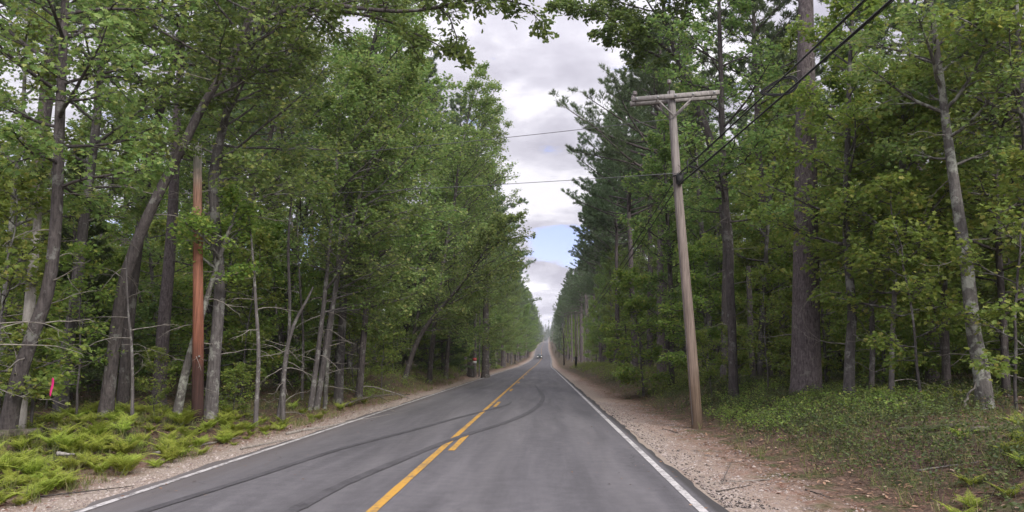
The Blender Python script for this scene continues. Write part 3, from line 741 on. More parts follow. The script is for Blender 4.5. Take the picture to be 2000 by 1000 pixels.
pf['under'] = [broadleaf(trunk_path(h, (rng.normal(0, .5), rng.normal(0, .5)), wig=.05), .055, crown=(.06, 1), nl=28, length=2.3, size=.12, leaf='kite', leafm='maple_yellow', n2=7, n3=6, nleaf=7, dead=0, rlimb=.02, topr=.01, elev=(.0, .6)) for h in (5.5, 7)]
pf['bare'] = [broadleaf(trunk_path(h, (rng.normal(0, .8), rng.normal(0, .5))), .08, nl=0, dead=22, crown=(.8, 1), deadlen=1.7, bark='bark_grey') for h in (9, 11)]
print('LIB polys', {k: sum(len(m_.polygons) for d_ in v for m_ in d_.values()) for k, v in pf.items()})

# where a trunk must not stand: sight line to the road, the poles and the trees placed above
taken = [(o.location.x, o.location.y, 1.6) for o in COL.objects if o.type == 'EMPTY']
taken += [(3.9, 19.2, 1.3), (-8.0, 17.7, 1.2), (5, 118, 2), (5.3, 185, 2)]
def free(x, y, r):
    for a_, b_, c_ in taken:
        if (a_ - x) ** 2 + (b_ - y) ** 2 < max(r, c_) ** 2: return False
    return True
NAMES = {'maple': ('maple_tree', 'tree'), 'maple_light': ('maple_tree', 'tree'), 'lean': ('maple_tree', 'tree'), 'pine': ('white_pine', 'tree'), 'hemlock': ('hemlock_tree', 'tree'),
         'sapling': ('maple_sapling', 'sapling'), 'sapling_dark': ('maple_sapling', 'sapling'), 'bare': ('dead_tree', 'tree'), 'under': ('maple_tree', 'tree')}
WORDS = {'maple': 'green leafy maple', 'maple_light': 'light green young maple', 'lean': 'maple leaning over the verge', 'pine': 'tall dark white pine', 'hemlock': 'low dark hemlock',
         'sapling': 'bright leaved maple sapling', 'sapling_dark': 'dark green maple sapling', 'bare': 'leafless thin dead tree', 'under': 'low bushy bright green maple'}
MARKS = [(60, 'the broken snag'), (250, 'the big leaning oak'), (395, 'the brown pole'), (560, 'the bent sapling'), (640, 'the three stem clump'), (815, 'the steeply leaning maple'), (927, 'the notice trunk'),
         (1330, 'the nearest utility pole'), (1422, 'the crooked oak'), (1573, 'the massive pine'), (1658, 'the split bark maple'), (1800, 'the gap before the birch'), (1905, 'the leaning birch')]
def project(x, y, z):
    v = np.array([x, y, z]) - CAM; return 1000 + FPX * (v @ _Rt) / (v @ _F)
def spot_words(x, y, side):
    px = project(x, y, 2.0); c_ = [m_ for m_ in MARKS if (m_[0] < 1060) == (side < 0)]
    m_ = min(c_, key=lambda q: abs(q[0] - px))
    d_ = 'close behind' if y < 28 else 'a little way behind' if y < 38 else 'well behind' if y < 50 else 'far behind'
    return d_ + (', left of ' if px < m_[0] else ', right of ') + m_[1]
def fill(side, y0, y1, u0, u1, n, mix, where, gap=1.6, smin=.85, smax=1.15, facing=False):
    keys = list(mix); w = np.array([mix[k] for k in keys], float); w /= w.sum()
    done = 0
    for _ in range(n * 14):
        if done >= n: break
        y = rng.uniform(y0, y1); u = rng.uniform(u0, u1)
        x = float(road_s(y)) + side * u
        if abs(x + .04 * y) > .72 * y + 5: continue
        if side > 0 and 45 < y < 190 and u < 8.2: continue
        if y < 34 and abs(project(x, y, 2.0) - 1573) < 75: continue
        kind = keys[rng.choice(len(keys), p=w)]
        rr = gap * (.6 if 'sapling' in kind else 1)
        if not free(x, y, rr): continue
        taken.append((x, y, rr)); done += 1
        rz = rng.uniform(0, 6.283)
        if kind == 'lean' or facing: rz = (0 if side < 0 else math.pi) + rng.normal(0, .35)
        nm_, cat = NAMES[kind]; lb = WORDS[kind] + ' ' + (spot_words(x, y, side) if y < 62 else where)
        place(nm_, random.choice(pf[kind]), (x, y, float(gz(x, y))), lb, cat, lb, rz, rng.uniform(smin, smax), (rng.normal(0, .03), rng.normal(0, .03)))
rng = np.random.default_rng(404)
def one(kind, x, y, label, s=1.0, rz=0.0):
    nm_, cat = NAMES[kind]; taken.append((x, y, 2.0))
    return place(nm_, pf[kind][0 if s < 1.05 else -1], (x, y, float(gz(x, y))), label, cat, None, rz, s)
one('lean', -7.0, 48, 'first of the tall maples leaning out over the left lane', 1.15)
one('lean', -7.1, 57, 'second of the tall maples leaning out over the left lane', 1.2, .3)
one('pine', -11.2, 22.5, 'tall white pine with dark high boughs behind the big leaning oak', .9)
one('pine', -16.5, 24, 'tall white pine with dark high boughs behind the broken snag', .95)
one('pine', 12.2, 25, 'tall white pine between the massive pine and the leaning birch, its boughs up high', .9)
one('pine', 8.8, 31, 'tall white pine behind the straight dark maple, its boughs up high', .95)
for px_, d_, lb_ in [(1500, 30, 'bushy bright maple glowing in the gap left of the massive pine'), (1612, 27, 'bushy bright maple in the gap between the massive pine and the split bark maple'),
                     (1722, 24, 'low bushy maple behind the gap before the birch, nearer of two'), (1790, 27, 'low bushy maple behind the gap before the birch, farther of two'),
                     (1965, 22, 'low bushy maple right of the leaning birch, close to the picture edge'), (1385, 30, 'low bushy maple just right of the nearest utility pole'), (1255, 34, 'low bushy maple at the wood edge left of the nearest utility pole')]:
    b_ = at(px_, 700, d_); one('under', b_[0], d_, lb_, .95 + .1 * (d_ % 2), d_ * 1.7)
LW, RW = 'left of the road', 'right of the road'
# first the roadside row, then the wood behind it
fill(-1, 27, 60, 8.8, 13, 15, {'lean': 4, 'maple': 3, 'maple_light': 2}, 'in the first row ' + LW, 2.4)
fill(-1, 60, 120, 8.6, 12.5, 28, {'lean': 4, 'maple': 3, 'pine': 2, 'maple_light': 1}, 'in the middle distance ' + LW, 2.4, .95, 1.25)
fill(-1, 120, 330, 7.0, 11, 60, {'pine': 5, 'maple': 2, 'lean': 2}, 'far down the road on the left', 2.6, .9, 1.15)
fill(-1, 19, 58, 9.5, 24, 22, {'under': 1}, 'deep in the near wood ' + LW, 2.0)
fill(-1, 15, 60, 11, 30, 46, {'maple': 3, 'maple_light': 2, 'pine': 2, 'hemlock': 3, 'bare': 2}, 'deep in the near wood ' + LW, 2.2)
fill(-1, 60, 150, 12, 26, 40, {'maple': 4, 'pine': 3, 'hemlock': 2, 'bare': 1}, 'deep in the wood in the middle distance ' + LW, 2.8)
fill(-1, 19, 60, 9.2, 26, 60, {'sapling': 3, 'sapling_dark': 4}, 'under the near trees ' + LW, 1.6)
fill(-1, 45, 150, 7.6, 12, 48, {'sapling': 3, 'sapling_dark': 3, 'hemlock': 2}, 'along the wood edge ' + LW, 1.7)
fill(1, 26, 60, 7.6, 14, 16, {'maple': 3, 'maple_light': 3, 'pine': 1}, 'in the first row ' + RW, 2.4)
fill(1, 60, 120, 7.0, 12, 30, {'maple': 3, 'maple_light': 5, 'pine': 2}, 'in the middle distance ' + RW, 2.4, .95, 1.2)
fill(1, 120, 330, 6.4, 11, 60, {'pine': 5, 'maple': 2, 'maple_light': 2}, 'far down the road on the right', 2.6, .9, 1.15)
fill(1, 22, 58, 8.2, 24, 46, {'under': 1}, 'deep in the near wood ' + RW, 1.9)
fill(1, 17, 60, 9, 30, 60, {'maple': 4, 'maple_light': 4, 'pine': 2, 'hemlock': 3, 'bare': 1}, 'deep in the near wood ' + RW, 2.2)
fill(1, 26, 62, 9.5, 26, 26, {'pine': 1}, 'x', 1.9)
fill(1, 60, 150, 12, 26, 40, {'maple': 4, 'pine': 3, 'hemlock': 2, 'bare': 1}, 'deep in the wood in the middle distance ' + RW, 2.8)
fill(1, 19, 60, 8.2, 26, 66, {'sapling': 4, 'sapling_dark': 3}, 'under the near trees ' + RW, 1.6)
fill(1, 45, 150, 6.6, 12, 48, {'sapling': 4, 'sapling_dark': 2, 'hemlock': 1}, 'along the wood edge ' + RW, 1.7)

# ================================================================ FAR WOOD (one mass nobody could count)
def mass(name, spots, leafm, size, per, label):
    """spots rows: x, y, height, radius"""
    c = MB(); tr = MB()
    S = np.array(spots)
    n = len(S)
    t_ = rng.random((n, per)); ang = rng.uniform(0, 6.283, (n, per))
    tier = .8 + .2 * np.sin(t_ * S[:, 2:3] / 1.1 * 6.283 + rng.uniform(0, 6, (n, 1)))
    pr = np.minimum(1, (t_ + .12) * 3.5) * (1.04 - t_ ** 1.7)
    lump = .75 + .35 * np.sin(ang * 3 + rng.uniform(0, 6, (n, 1)) + t_ * 9) * np.sin(ang * 2 + t_ * 14)
    rad = S[:, 3:4] * pr * tier * lump * np.sqrt(rng.uniform(.15, 1, (n, per)))
    x = S[:, 0:1] + np.cos(ang) * rad; y = S[:, 1:2] + np.sin(ang) * rad
    z = gz(S[:, 0], S[:, 1])[:, None] + S[:, 2:3] * (t_ * .97 + .02)
    Pp = np.stack([x, y, z], -1).reshape(-1, 3)
    D = np.stack([np.cos(ang), np.sin(ang), np.zeros_like(ang) + .1], -1).reshape(-1, 3) + jit(n * per, .5)
    leaves(c, Pp, D, np.array([0, 0, 1.]) + jit(n * per, .35), rng.uniform(.6, 1.4, n * per) * size, 'kite')
    base = np.column_stack([S[:, 0], S[:, 1], gz(S[:, 0], S[:, 1]) - .3]); top = base + np.column_stack([S[:, 2] * 0, S[:, 2] * 0, S[:, 2] * .93])
    tubes(tr, np.stack([base, (base + top) / 2, top], 1), np.tile([.16, .11, .03], (n, 1)), 5)
    o = c.obj(name, M[leafm], smooth=False); tag(o, label, 'woodland', kind='stuff')
    o2 = tr.obj('trunks', M['bark_dark'], o); o2['kind'] = 'stuff'
    return o
def spots(n, y0, y1, u0, u1, h0, h1, r0, r1, side=0):
    out = []
    for _ in range(n):
        y = y0 * (y1 / y0) ** rng.random(); sd_ = side or rng.choice([-1, 1]); u = rng.uniform(u0, u1)
        out.append((float(road_s(y)) + sd_ * u, y, rng.uniform(h0, h1), rng.uniform(r0, r1)))
    return out
mass('far_wood', spots(330, 320, 1180, 5.6, 24, 17, 25, 3.0, 4.6) + [(float(road_s(y)) + x + rng.uniform(-2, 2), y, rng.uniform(12, 19), 5.5) for y in (1232, 1262, 1300, 1345, 1400) for x in np.arange(-64, 65, 7)] + [(11, 1340, 27, 3)], 'pine', .75, 700,
     'far pine wood closing in on both sides of the road where it climbs out of sight')
mass('background_wood', spots(100, 24, 110, 28, 48, 8, 13, 2.4, 3.4, -1) + spots(70, 110, 300, 16, 36, 12, 18, 2.5, 3.5, -1), 'maple', .30, 2600, 'dense green wood closing the view deep behind the trees left of the road')
mass('background_wood', spots(130, 24, 110, 24, 48, 13, 21, 2.6, 3.6, 1) + spots(70, 110, 300, 16, 36, 12, 18, 2.5, 3.5, 1), 'maple', .30, 2600, 'dense green wood closing the view deep behind the trees right of the road')

# ================================================================ UTILITY POLES AND WIRES
def wood_pole_mat(name, stops, top=9.0):
    m, t, out = newmat(name)
    tco = N(t, 'ShaderNodeTexCoord'); sp = N(t, 'ShaderNodeSeparateXYZ'); L(t, tco.outputs['Object'], sp.inputs[0])
    mp = N(t, 'ShaderNodeMapping'); mp.inputs['Scale'].default_value = (22, 22, .9); L(t, tco.outputs['Object'], mp.inputs[0])
    gr = noise(t, 1.4, 7, .7, mp.outputs[0], .4); bl = noise(t, 1.6, 4, .6, tco.outputs['Object'])
    h = wmath('ADD', wmath('DIVIDE', sp.outputs['Z'], top), wmath('MULTIPLY', wmath('SUBTRACT', bl, .5), .12))
    c = ramp_(t, h, stops)
    k = N(t, 'ShaderNodeMapRange', ins={1: .38, 2: .62, 3: .55, 4: 1.15}); L(t, gr, k.inputs[0])
    hs = N(t, 'ShaderNodeHueSaturation'); L(t, c, hs.inputs['Color']); L(t, k.outputs[0], hs.inputs['Value'])
    p = N(t, 'ShaderNodeBsdfPrincipled', ins={'Roughness': .85, 'Specular IOR Level': .2}); L(t, hs.outputs[0], p.inputs['Base Color'])
    b = N(t, 'ShaderNodeBump', ins={'Strength': .6, 'Distance': .012}); L(t, gr, b.inputs['Height']); L(t, b.outputs[0], p.inputs['Normal'])
    L(t, p.outputs[0], out.inputs[0]); return m
M['pole'] = wood_pole_mat('weathered_pole_wood', [(0, (.12, .085, .06)), (.11, (.16, .115, .085)), (.2, (.25, .19, .155)), (.6, (.29, .245, .22)), (1, (.25, .235, .23))], 8.3)
M['pole_brown'] = wood_pole_mat('orange_brown_pole_wood', [(0, (.040, .024, .022)), (.2, (.07, .036, .030)), (.30, (.21, .085, .055)), (.68, (.33, .15, .10)), (.86, (.33, .20, .15)), (.95, (.36, .33, .29)), (1, (.42, .41, .37))], 6.3)
M['arm'] = barkmat('grey_crossarm_wood', (.13, .12, .118), (.29, .27, .26), None, 0, 1.0, .3)
M['pole_dark'] = wood_pole_mat('dark_creosote_pole', [(0, (.03, .026, .024)), (1, (.06, .05, .046))])
M['metal'] = plain('galvanised_metal', (.30, .30, .30), .5, .6, .2, 20)
M['black'] = plain('black_cable_sheath', (.018, .018, .019), .55)
M['wire'] = plain('dull_grey_wire', (.11, .11, .12), .6)
M['porcelain'] = plain('brown_grey_porcelain', (.16, .14, .14), .3)
M['sign_red'] = plain('faded_red_notice', (.55, .10, .10), .6)
M['sign_white'] = plain('white_notice', (.75, .75, .76), .6)
M['pink'] = plain('pink_ribbon', (.50, .022, .14), .5, 0, .1)

def boxm(mb, c, sx, sy, sz, rot=None, bev=.0):
    """bevelled box: centre c, half sizes, optional 3x3 rotation"""
    b = bev or min(sx, sy, sz) * .12
    v = []
    for z_, i_ in ((-sz, b), (-sz + b, 0), (sz - b, 0), (sz, b)):
        for x_, y_ in ((-1, -1), (1, -1), (1, 1), (-1, 1)): v.append((x_ * (sx - i_), y_ * (sy - i_), z_))
    v = np.array(v)
    if rot is not None: v = v @ np.array(rot).T
    f = [[3, 2, 1, 0], [12, 13, 14, 15]]
    for l_ in range(3):
        for q in range(4): f.append([l_ * 4 + q, l_ * 4 + (q + 1) % 4, l_ * 4 + 4 + (q + 1) % 4, l_ * 4 + 4 + q])
    mb.add(v + np.array(c), np.array(f))
def line(mb, a, b, r, sides=8, r2=None):
    tubes(mb, np.linspace(a, b, 3), np.linspace(r, r2 if r2 is not None else r, 3), sides, cap=True)
def rz_(a): c_, s_ = math.cos(a), math.sin(a); return np.array([[c_, -s_, 0], [s_, c_, 0], [0, 0, 1]])
def ry_(a): c_, s_ = math.cos(a), math.sin(a); return np.array([[c_, 0, s_], [0, 1, 0], [-s_, 0, c_]])

def pole_shaft(top, r0, r1, mat, parent):
    k = 22; z = np.linspace(-.6, top[2], k); f = np.clip(z / top[2], 0, 1)
    P = np.column_stack([top[0] * f + .012 * np.sin(z * .8), top[1] * f, z])
    mb = MB(); tubes(mb, P, r0 + (r1 - r0) * f, 16, cap=True, bark=.008)
    return mb.obj('shaft', mat, parent)
# -- the near pole with its double crossarm
bx, by = 3.72, 19.2
bz = float(gz(bx, by))
Ttop = at(1310, 179, by) - np.array([bx, by, bz])
pole = empty('utility_pole', (bx, by, bz), 'weathered brown wooden utility pole with a double crossarm, nearest on the right verge', 'utility pole')
pole_shaft(Ttop, .138, .098, M['pole'], pole)
def onpole(z_): return np.array([Ttop[0] * z_ / Ttop[2], 0, z_])
az_ = at(1317, 193, by)[2] - bz
for s_, zz in ((-1, 0), (1, 0)):
    A_ = at(1232, 199, by) - pole.location; B_ = at(1402, 185, by) - pole.location
    mb = MB(); cc = (np.array(A_) + np.array(B_)) / 2; dd = np.array(B_) - np.array(A_); ln = np.linalg.norm(dd)
    boxm(mb, (cc[0], s_ * .165, cc[2]), ln / 2, .045, .058, ry_(-math.atan2(dd[2], dd[0])), .006)
    mb.obj('crossarm', M['arm'], pole)
    for e_ in (-1, 1):
        mb = MB(); q = cc + dd * e_ * .21; p0 = np.array([q[0], s_ * .215, q[2] - .05]); p1 = onpole(cc[2] - .50) + [e_ * .02, s_ * .16, 0]
        mid = (p0 + p1) / 2; d_ = p1 - p0; l_ = np.linalg.norm(d_)
        boxm(mb, mid, .021, .009, l_ / 2, ry_(math.atan2(d_[0], d_[2])), .002)
        mb.obj('brace', M['arm'], pole)
mb = MB()
for e_ in (-.44, -.2, 0, .2, .44):
    q = cc + dd * e_; line(mb, (q[0], -.235, q[2]), (q[0], .235, q[2]), .014, 6)
    boxm(mb, (q[0], -.214, q[2]), .03, .004, .03)
mb.obj('bolt_row', M['metal'], pole)
def insulator(pos, h, nm_='insulator'):
    mb = MB(); z = np.array([0, h, h, h + .02, h + .05, h + .06, h + .09, h + .11, h + .12]); r = np.array([.012, .012, .03, .055, .06, .04, .062, .045, .01])
    tubes(mb, np.column_stack([np.zeros(9), np.zeros(9), z]) + pos, r, 14, cap=True); return mb.obj(nm_, M['porcelain'], pole)
q = cc - dd * .46; insulator(np.array([q[0], -.165, q[2] + .058]), .04); insulator(np.array([q[0], .165, q[2] + .058]), .04)
insulator(np.array([onpole(Ttop[2])[0] - .06, -.16, cc[2] + .058]), .26)
hz = at(1325, 345, by)[2] - bz
mb = MB(); c_ = onpole(hz - .10); boxm(mb, (c_[0] + .02, -.185, c_[2]), .085, .055, .13, None, .02); mb.obj('splice_box', M['black'], pole)
mb = MB(); c_ = onpole(hz); line(mb, c_ + [0, -.15, 0], c_ + [.06, -.28, .02], .014); line(mb, c_ + [-.14, -.14, -.02], c_ + [.2, -.16, .06], .022); mb.obj('cable_bracket', M['black'], pole)
mb = MB(); a_ = np.linspace(-1.5, 1.5, 12); tubes(mb, np.column_stack([onpole(hz)[0] - .02 + .07 * np.cos(a_), np.full(12, -.17), hz + .16 + .10 * np.sin(a_)]), np.full(12, .006), 5); mb.obj('ground_wire', M['black'], pole)
mb = MB(); zz_ = np.linspace(.1, hz, 20); tubes(mb, np.array([onpole(z_) + [-.12 + .02 * z_ / hz, -.10, 0] for z_ in zz_]), np.full(20, .005), 4); mb.obj('ground_wire', M['wire'], pole)

def far_pole(px_b, py_b, py_t, Yd, label, arm=False, mat='pole', r=.13, dark_foot=False, lean=0):
    x_ = at(px_b, py_b, Yd)[0]; zt = at(px_b, py_t, Yd)[2]
    zb = float(gz(x_, Yd)); o = empty('utility_pole', (x_, Yd, zb), label, 'utility pole')
    T_ = np.array([lean, 0, zt - zb]); pole_shaft(T_, r, r * .75, M[mat], o)
    if arm:
        mb = MB(); boxm(mb, (lean, -.16, T_[2] - .25), 1.2, .05, .075); mb.obj('crossarm', M['deadwood'], o)
        for e_ in (-1, 1):
            mb = MB(); line(mb, (lean + e_ * .5, -.16, T_[2] - .3), (lean, -.14, T_[2] - .8), .02, 5); mb.obj('brace', M['arm'], o)
    if dark_foot:
        mb = MB(); tubes(mb, np.array([[0, 0, -.2], [0, 0, .9], [0, 0, 1.75]]), np.array([r + .02, r + .018, r + .012]), 12, cap=True); mb.obj('foot_wrap', M['pole_dark'], o)
    return o
P2_ = far_pole(1125, 720, 607, 118, 'second pole along the right verge, tan wood with a crossarm and a dark foot', True, r=.16, dark_foot=True)
far_pole(1103, 704, 632, 180, 'bare tan pole without crossarm, third along the right verge', lean=-.4)
far_pole(1101.5, 704, 651, 172, 'short dark pole standing just left of the third pole', mat='pole_dark', r=.17)
far_pole(1079, 679, 648, 430, 'small far pole with a crossarm beside the bend of the road', True, r=.16)
far_pole(1085, 686, 659, 360, 'plain thin far pole right of the small one with a crossarm', r=.14)
far_pole(1092, 697, 668, 290, 'dark short far pole low in the verge brush', mat='pole_dark', r=.12)
# -- brown stub pole on the left
sx_, sy_ = at(386, 815, 17.7)[0], 17.7
sz_ = float(gz(sx_, sy_)); T_ = at(387, 283, 17.7) - np.array([sx_, sy_, sz_])
sp_ = empty('utility_pole', (sx_, sy_, sz_), 'orange brown topped off pole without wires, among the trees left of the road', 'utility pole')
pole_shaft(T_, .135, .095, M['pole_brown'], sp_)
mb = MB(); line(mb, (.03, -.13, 1.5), (.03, -.17, 1.5), .02, 8); mb.obj('tag', M['metal'], sp_)

def cable(name, pts, r, label, mat='black', sag=0.0, sides=6, cat='cable', extra=None, group=None):
    mb = MB(); segs = []
    for a, b in zip(pts[:-1], pts[1:]):
        a = np.array(a, float); b = np.array(b, float); n_ = 28; f = np.linspace(0, 1, n_)[:, None]
        p_ = a + (b - a) * f; p_[:, 2] -= sag * 4 * (f * (1 - f))[:, 0]; segs.append(p_ if not segs else p_[1:])
    P_ = np.concatenate(segs); tubes(mb, P_, np.full(len(P_), r), sides, cap=True)
    if extra: extra(mb, P_)
    o = mb.obj(name, M[mat]); tag(o, label, cat, group); return o
W = lambda v: np.array([bx, by, bz]) + v
h0 = W(onpole(hz))
back = np.array([5.6, -28, 6.3])
p2 = np.array([P2_.location.x, 118, P2_.location.z])
def twist(mb, P_):
    # second strand lashed along the messenger
    n_ = len(P_); a = np.arange(n_) * 1.3; tubes(mb, P_ + np.column_stack([.012 * np.cos(a), np.zeros(n_), -.016 + .012 * np.sin(a)]), np.full(n_, .006), 5)
cable('utility_cable', [p2 + [0, -.15, 6.6], h0 + [0, -.19, .02], back + [0, 0, .12]], .014, 'upper black cable bundle running from the nearest pole out over the camera', sag=.5, extra=twist)
cable('utility_cable', [p2 + [0, -.15, 6.1], h0 + [.0, -.19, -.24], back + [.05, 0, -.15]], .017, 'lower black cable passing in front of the nearest pole and out over the camera', sag=.52, extra=twist)
cable('drop_wire', [h0 + [0, -.18, .05], (-16, 23.5, 6.55)], .008, 'thin lower wire crossing the road from the pole into the left trees', 'wire', .12, cat='wire')
cable('drop_wire', [W(onpole(az_ - .55)) + [0, -.1, 0], (-16, 24.2, 7.7)], .008, 'thin upper wire crossing the road from below the crossarm', 'wire', .18, cat='wire')
cable('power_line', [W(np.array([q[0], -.165, q[2] + .16])), back + [-1.1, 0, 2.2]], .006, 'thin wire running from the left insulator of the crossarm back overhead', 'wire', .3, cat='wire')
# -- slack loops hung under the bundle
def on_line(a, b, y): f = (y - a[1]) / (b[1] - a[1]); return a + (b - a) * f - np.array([0, 0, .5 * 4 * f * (1 - f)])
ma, mb_ = h0 + [0, -.19, .02], back + [0, 0, .12]
mb = MB()
c0 = on_line(ma, mb_, 11.9); tn = nrm(np.array(mb_) - np.array(ma))
for j in range(4):
    a = np.linspace(0, 2 * math.pi, 40); ex, ey = .26 + .012 * j, .105 + .008 * j
    lx = ex * np.cos(a); lz = -.10 + ey * np.sin(a) * (1.0 + .55 * np.cos(a)) + rng.normal(0, .002)
    P_ = c0 + np.column_stack([lx * .93, lx * -.25 + rng.normal(0, .01), lz + lx * .18]) ; tubes(mb, P_, np.full(40, .011), 5)
line(mb, c0 + [-.22, 0, -.12], c0 + [.24, 0, -.02], .006, 5); line(mb, c0 + [.0, 0, .0], c0 + [.02, 0, -.2], .006, 5)
tag(mb.obj('cable_slack_loop', M['black']), 'black snowshoe shaped coil of spare cable hanging from the bundle before the massive pine', 'cable coil')
mb = MB(); c1 = on_line(ma, mb_, 17.6)
a = np.linspace(0, math.pi * 1.6, 22)
tubes(mb, c1 + np.column_stack([.10 * np.cos(a) - .02, np.zeros(22), .10 * np.sin(a) - .02]), np.full(22, .014), 6)
line(mb, c1 + [-.05, 0, -.1], c1 + [.26, -.1, -.26], .022, 7); line(mb, c1 + [-.10, 0, .04], c1 + [-.12, 0, -.26], .016, 7)
tag(mb.obj('cable_loop', M['black']), 'small black cable loop and splice clamp just right of the nearest pole', 'cable coil')

rng = np.random.default_rng(505)
# ================================================================ SMALL THINGS ON THE LEFT
# pole like trunk with two notices
X0 = at(927, 722, 70); z0 = float(gz(X0[0], 70))
o = empty('notice_post', (X0[0], 70, z0), 'grey brown trunk with a red and a white notice low on it', 'post')
mb = MB(); T2 = at(929, 560, 70) - np.array([X0[0], 70, z0]); tubes(mb, np.linspace((0, 0, -.3), T2, 10), np.linspace(.17, .12, 10), 12, cap=True, bark=.01); mb.obj('shaft', M['bark_grey'], o)
for (ya, yb, mt) in ((699, 704.5, 'sign_red'), (705.2, 709.5, 'sign_white')):
    za, zb_ = at(927, ya, 70)[2] - z0, at(927, yb, 70)[2] - z0
    mb = MB(); tubes(mb, np.array([[0, 0, zb_], [0, 0, (za + zb_) / 2], [0, 0, za]]), np.full(3, .178), 14, cap=True); mb.obj('notice', M[mt], o)
X1 = at(918, 722, 69); z1 = float(gz(X1[0], 69)); mb = MB()
tubes(mb, np.array([[0, 0, -.2], [.02, 0, .3], [.03, 0, .8], [.0, 0, 1.35]]), np.array([.34, .27, .24, .22]), 14, cap=True, bark=.05)
tag(mb.obj('tree_stump', M['bark_dark'], loc=(X1[0], 69, z1)), 'broad grey tree stump left of the trunk with notices', 'stump')
hero('maple_tree', [(936, 720), (937, 640), (938, 520), (942, 420)], 71, .07, 'thin pale stem close right of the trunk with notices', bark='bark_grey', nl=18, length=2.6, size=.16, leaf='kite', dead=6)
hero('white_pine', [(948, 718), (949, 600), (950, 460), (952, 330)], 66, .34, 'thick dark trunk standing right of the trunk with notices', bark='bark_dark', nl=26, length=3.6, size=.16, leaf='kite', dead=16, deadlen=3.0, leafm='pine', crown=(.45, 1))
# pink ribbon
Yr = 12.6; a_ = at(103, 738, Yr); b_ = at(99, 774, Yr)
mb = MB(); k = 9; f = np.linspace(0, 1, k)[:, None]; c_ = a_ + (b_ - a_) * f + np.column_stack([.004 * np.sin(f[:, 0] * 6), .01 * np.sin(f[:, 0] * 5), f[:, 0] * 0])
wd = .62 * np.array([.022, .028, .03, .03, .03, .028, .026, .02, .012])[:, None] * np.array([[1, .2, 0]])
V_ = np.concatenate([c_ - wd, c_ + wd, c_ + wd + [0, .003, 0], c_ - wd + [0, .003, 0]])
F_ = [[i + o1 * k, i + o2 * k, i + 1 + o2 * k, i + 1 + o1 * k] for i in range(k - 1) for o1, o2 in ((0, 1), (1, 2), (2, 3), (3, 0))]
mb.add(V_, np.array(F_))
tag(mb.obj('ribbon', M['pink']), 'hot pink survey ribbon hanging from a maple twig at the far left', 'ribbon')
# leafy saplings in front of the left trunks, one holds the ribbon
def sapling(px, py, H, label, kind='sapling', s=1.0, idx_=None):
    p_ = hit(px, py); ms = pf[kind][idx_ if idx_ is not None else rng.integers(0, len(pf[kind]))]
    return place('maple_sapling', ms, (p_[0], p_[1], float(gz(p_[0], p_[1]))), label, 'sapling', None, rng.uniform(0, 6.28), s)
for px, py, s_, i_, kd, lb in [
    (60, 842, .95, 1, 'sapling', 'yellow green maple sapling at the far left whose leaves hang round the pink ribbon'),
    (-20, 860, 1.0, 2, 'sapling', 'leafy maple sapling cut by the left edge of the picture'),
    (150, 815, .8, 2, 'sapling', 'bright maple sapling between the pink ribbon and the big leaning oak'),
    (300, 812, .45, 1, 'sapling', 'small bright sapling behind the ferns left of the brown pole'),
    (455, 815, .5, 0, 'sapling', 'little maple sapling just right of the brown pole behind the ferns'),
    (470, 790, 1.15, 2, 'sapling_dark' if False else 'sapling', 'tall yellow green sapling spreading right of the brown pole'),
    (745, 757, .9, 1, 'sapling', 'bushy sapling on the bank between the three maple clump and the leaning maple'),
    (690, 768, .8, 2, 'sapling', 'light green sapling right of the three maple clump'),
    (1500, 762, .8, 2, 'sapling', 'bright sapling glowing between the dark maples left of the massive pine'),
    (1445, 760, .6, 1, 'sapling', 'bright small sapling beside the foot of the crooked oak'),
    (1390, 775, .6, 1, 'sapling', 'green sapling right behind the nearest utility pole'),
    (1800, 790, 1.0, 2, 'sapling', 'leafy sapling left of the leaning birch'),
    (1985, 810, 1.0, 2, 'sapling', 'leafy sapling at the right edge beyond the leaning birch')]:
    sapling(px, py, 0, lb, kd, s_, i_)

# ================================================================ CAR
cx_ = at(1054, 700, 285)[0]; cz_ = float(crown_z(cx_ - road_s(285), 285))
car = empty('car', (cx_, 285, cz_), 'small dark car with white headlights coming down the far road', 'car')
M['car_paint'] = plain('dark_car_paint', (.025, .03, .028), .25, .3, .05, 3, .6)
M['glass'] = plain('car_glass', (.10, .12, .13), .08, 0, .05, 3, .8)
M['tyre'] = plain('tyre', (.02, .02, .02), .8)
m, t, out = newmat('lit_headlight'); em = N(t, 'ShaderNodeEmission', ins={0: (1, .96, .9, 1), 1: 1.1}); L(t, em.outputs[0], out.inputs[0]); M['headlight'] = m
m, t, out = newmat('red_marker'); em = N(t, 'ShaderNodeEmission', ins={0: (.9, .05, .12, 1), 1: .8}); L(t, em.outputs[0], out.inputs[0]); M['red_lamp'] = m
prof_ = [(-2.25, .35, .62, .80), (-2.15, .30, .78, .88), (-1.2, .25, .95, .92), (-1.0, .25, .98, .92), (1.6, .25, 1.0, .92), (2.2, .3, .95, .88), (2.28, .4, .8, .80)]
def loft(mb, secs):
    V_ = []
    for y_, zl, zh, hw in secs:
        V_ += [(-hw * .92, y_, zl), (-hw, y_, zl + .12), (-hw, y_, zh - .12), (-hw * .88, y_, zh), (hw * .88, y_, zh), (hw, y_, zh - .12), (hw, y_, zl + .12), (hw * .92, y_, zl)]
    F_ = [[i * 8 + j, i * 8 + (j + 1) % 8, i * 8 + 8 + (j + 1) % 8, i * 8 + 8 + j] for i in range(len(secs) - 1) for j in range(8)]
    mb.add(V_, np.array(F_)); k_ = len(secs) * 8
    mb.f.append(np.array([[7, 6, 5, 4, 3, 2, 1, 0]]) + mb.n - k_); mb.f.append(np.arange(k_ - 8, k_)[None] + mb.n - k_)
mb = MB(); loft(mb, prof_); mb.obj('body', M['car_paint'], car, smooth=False)
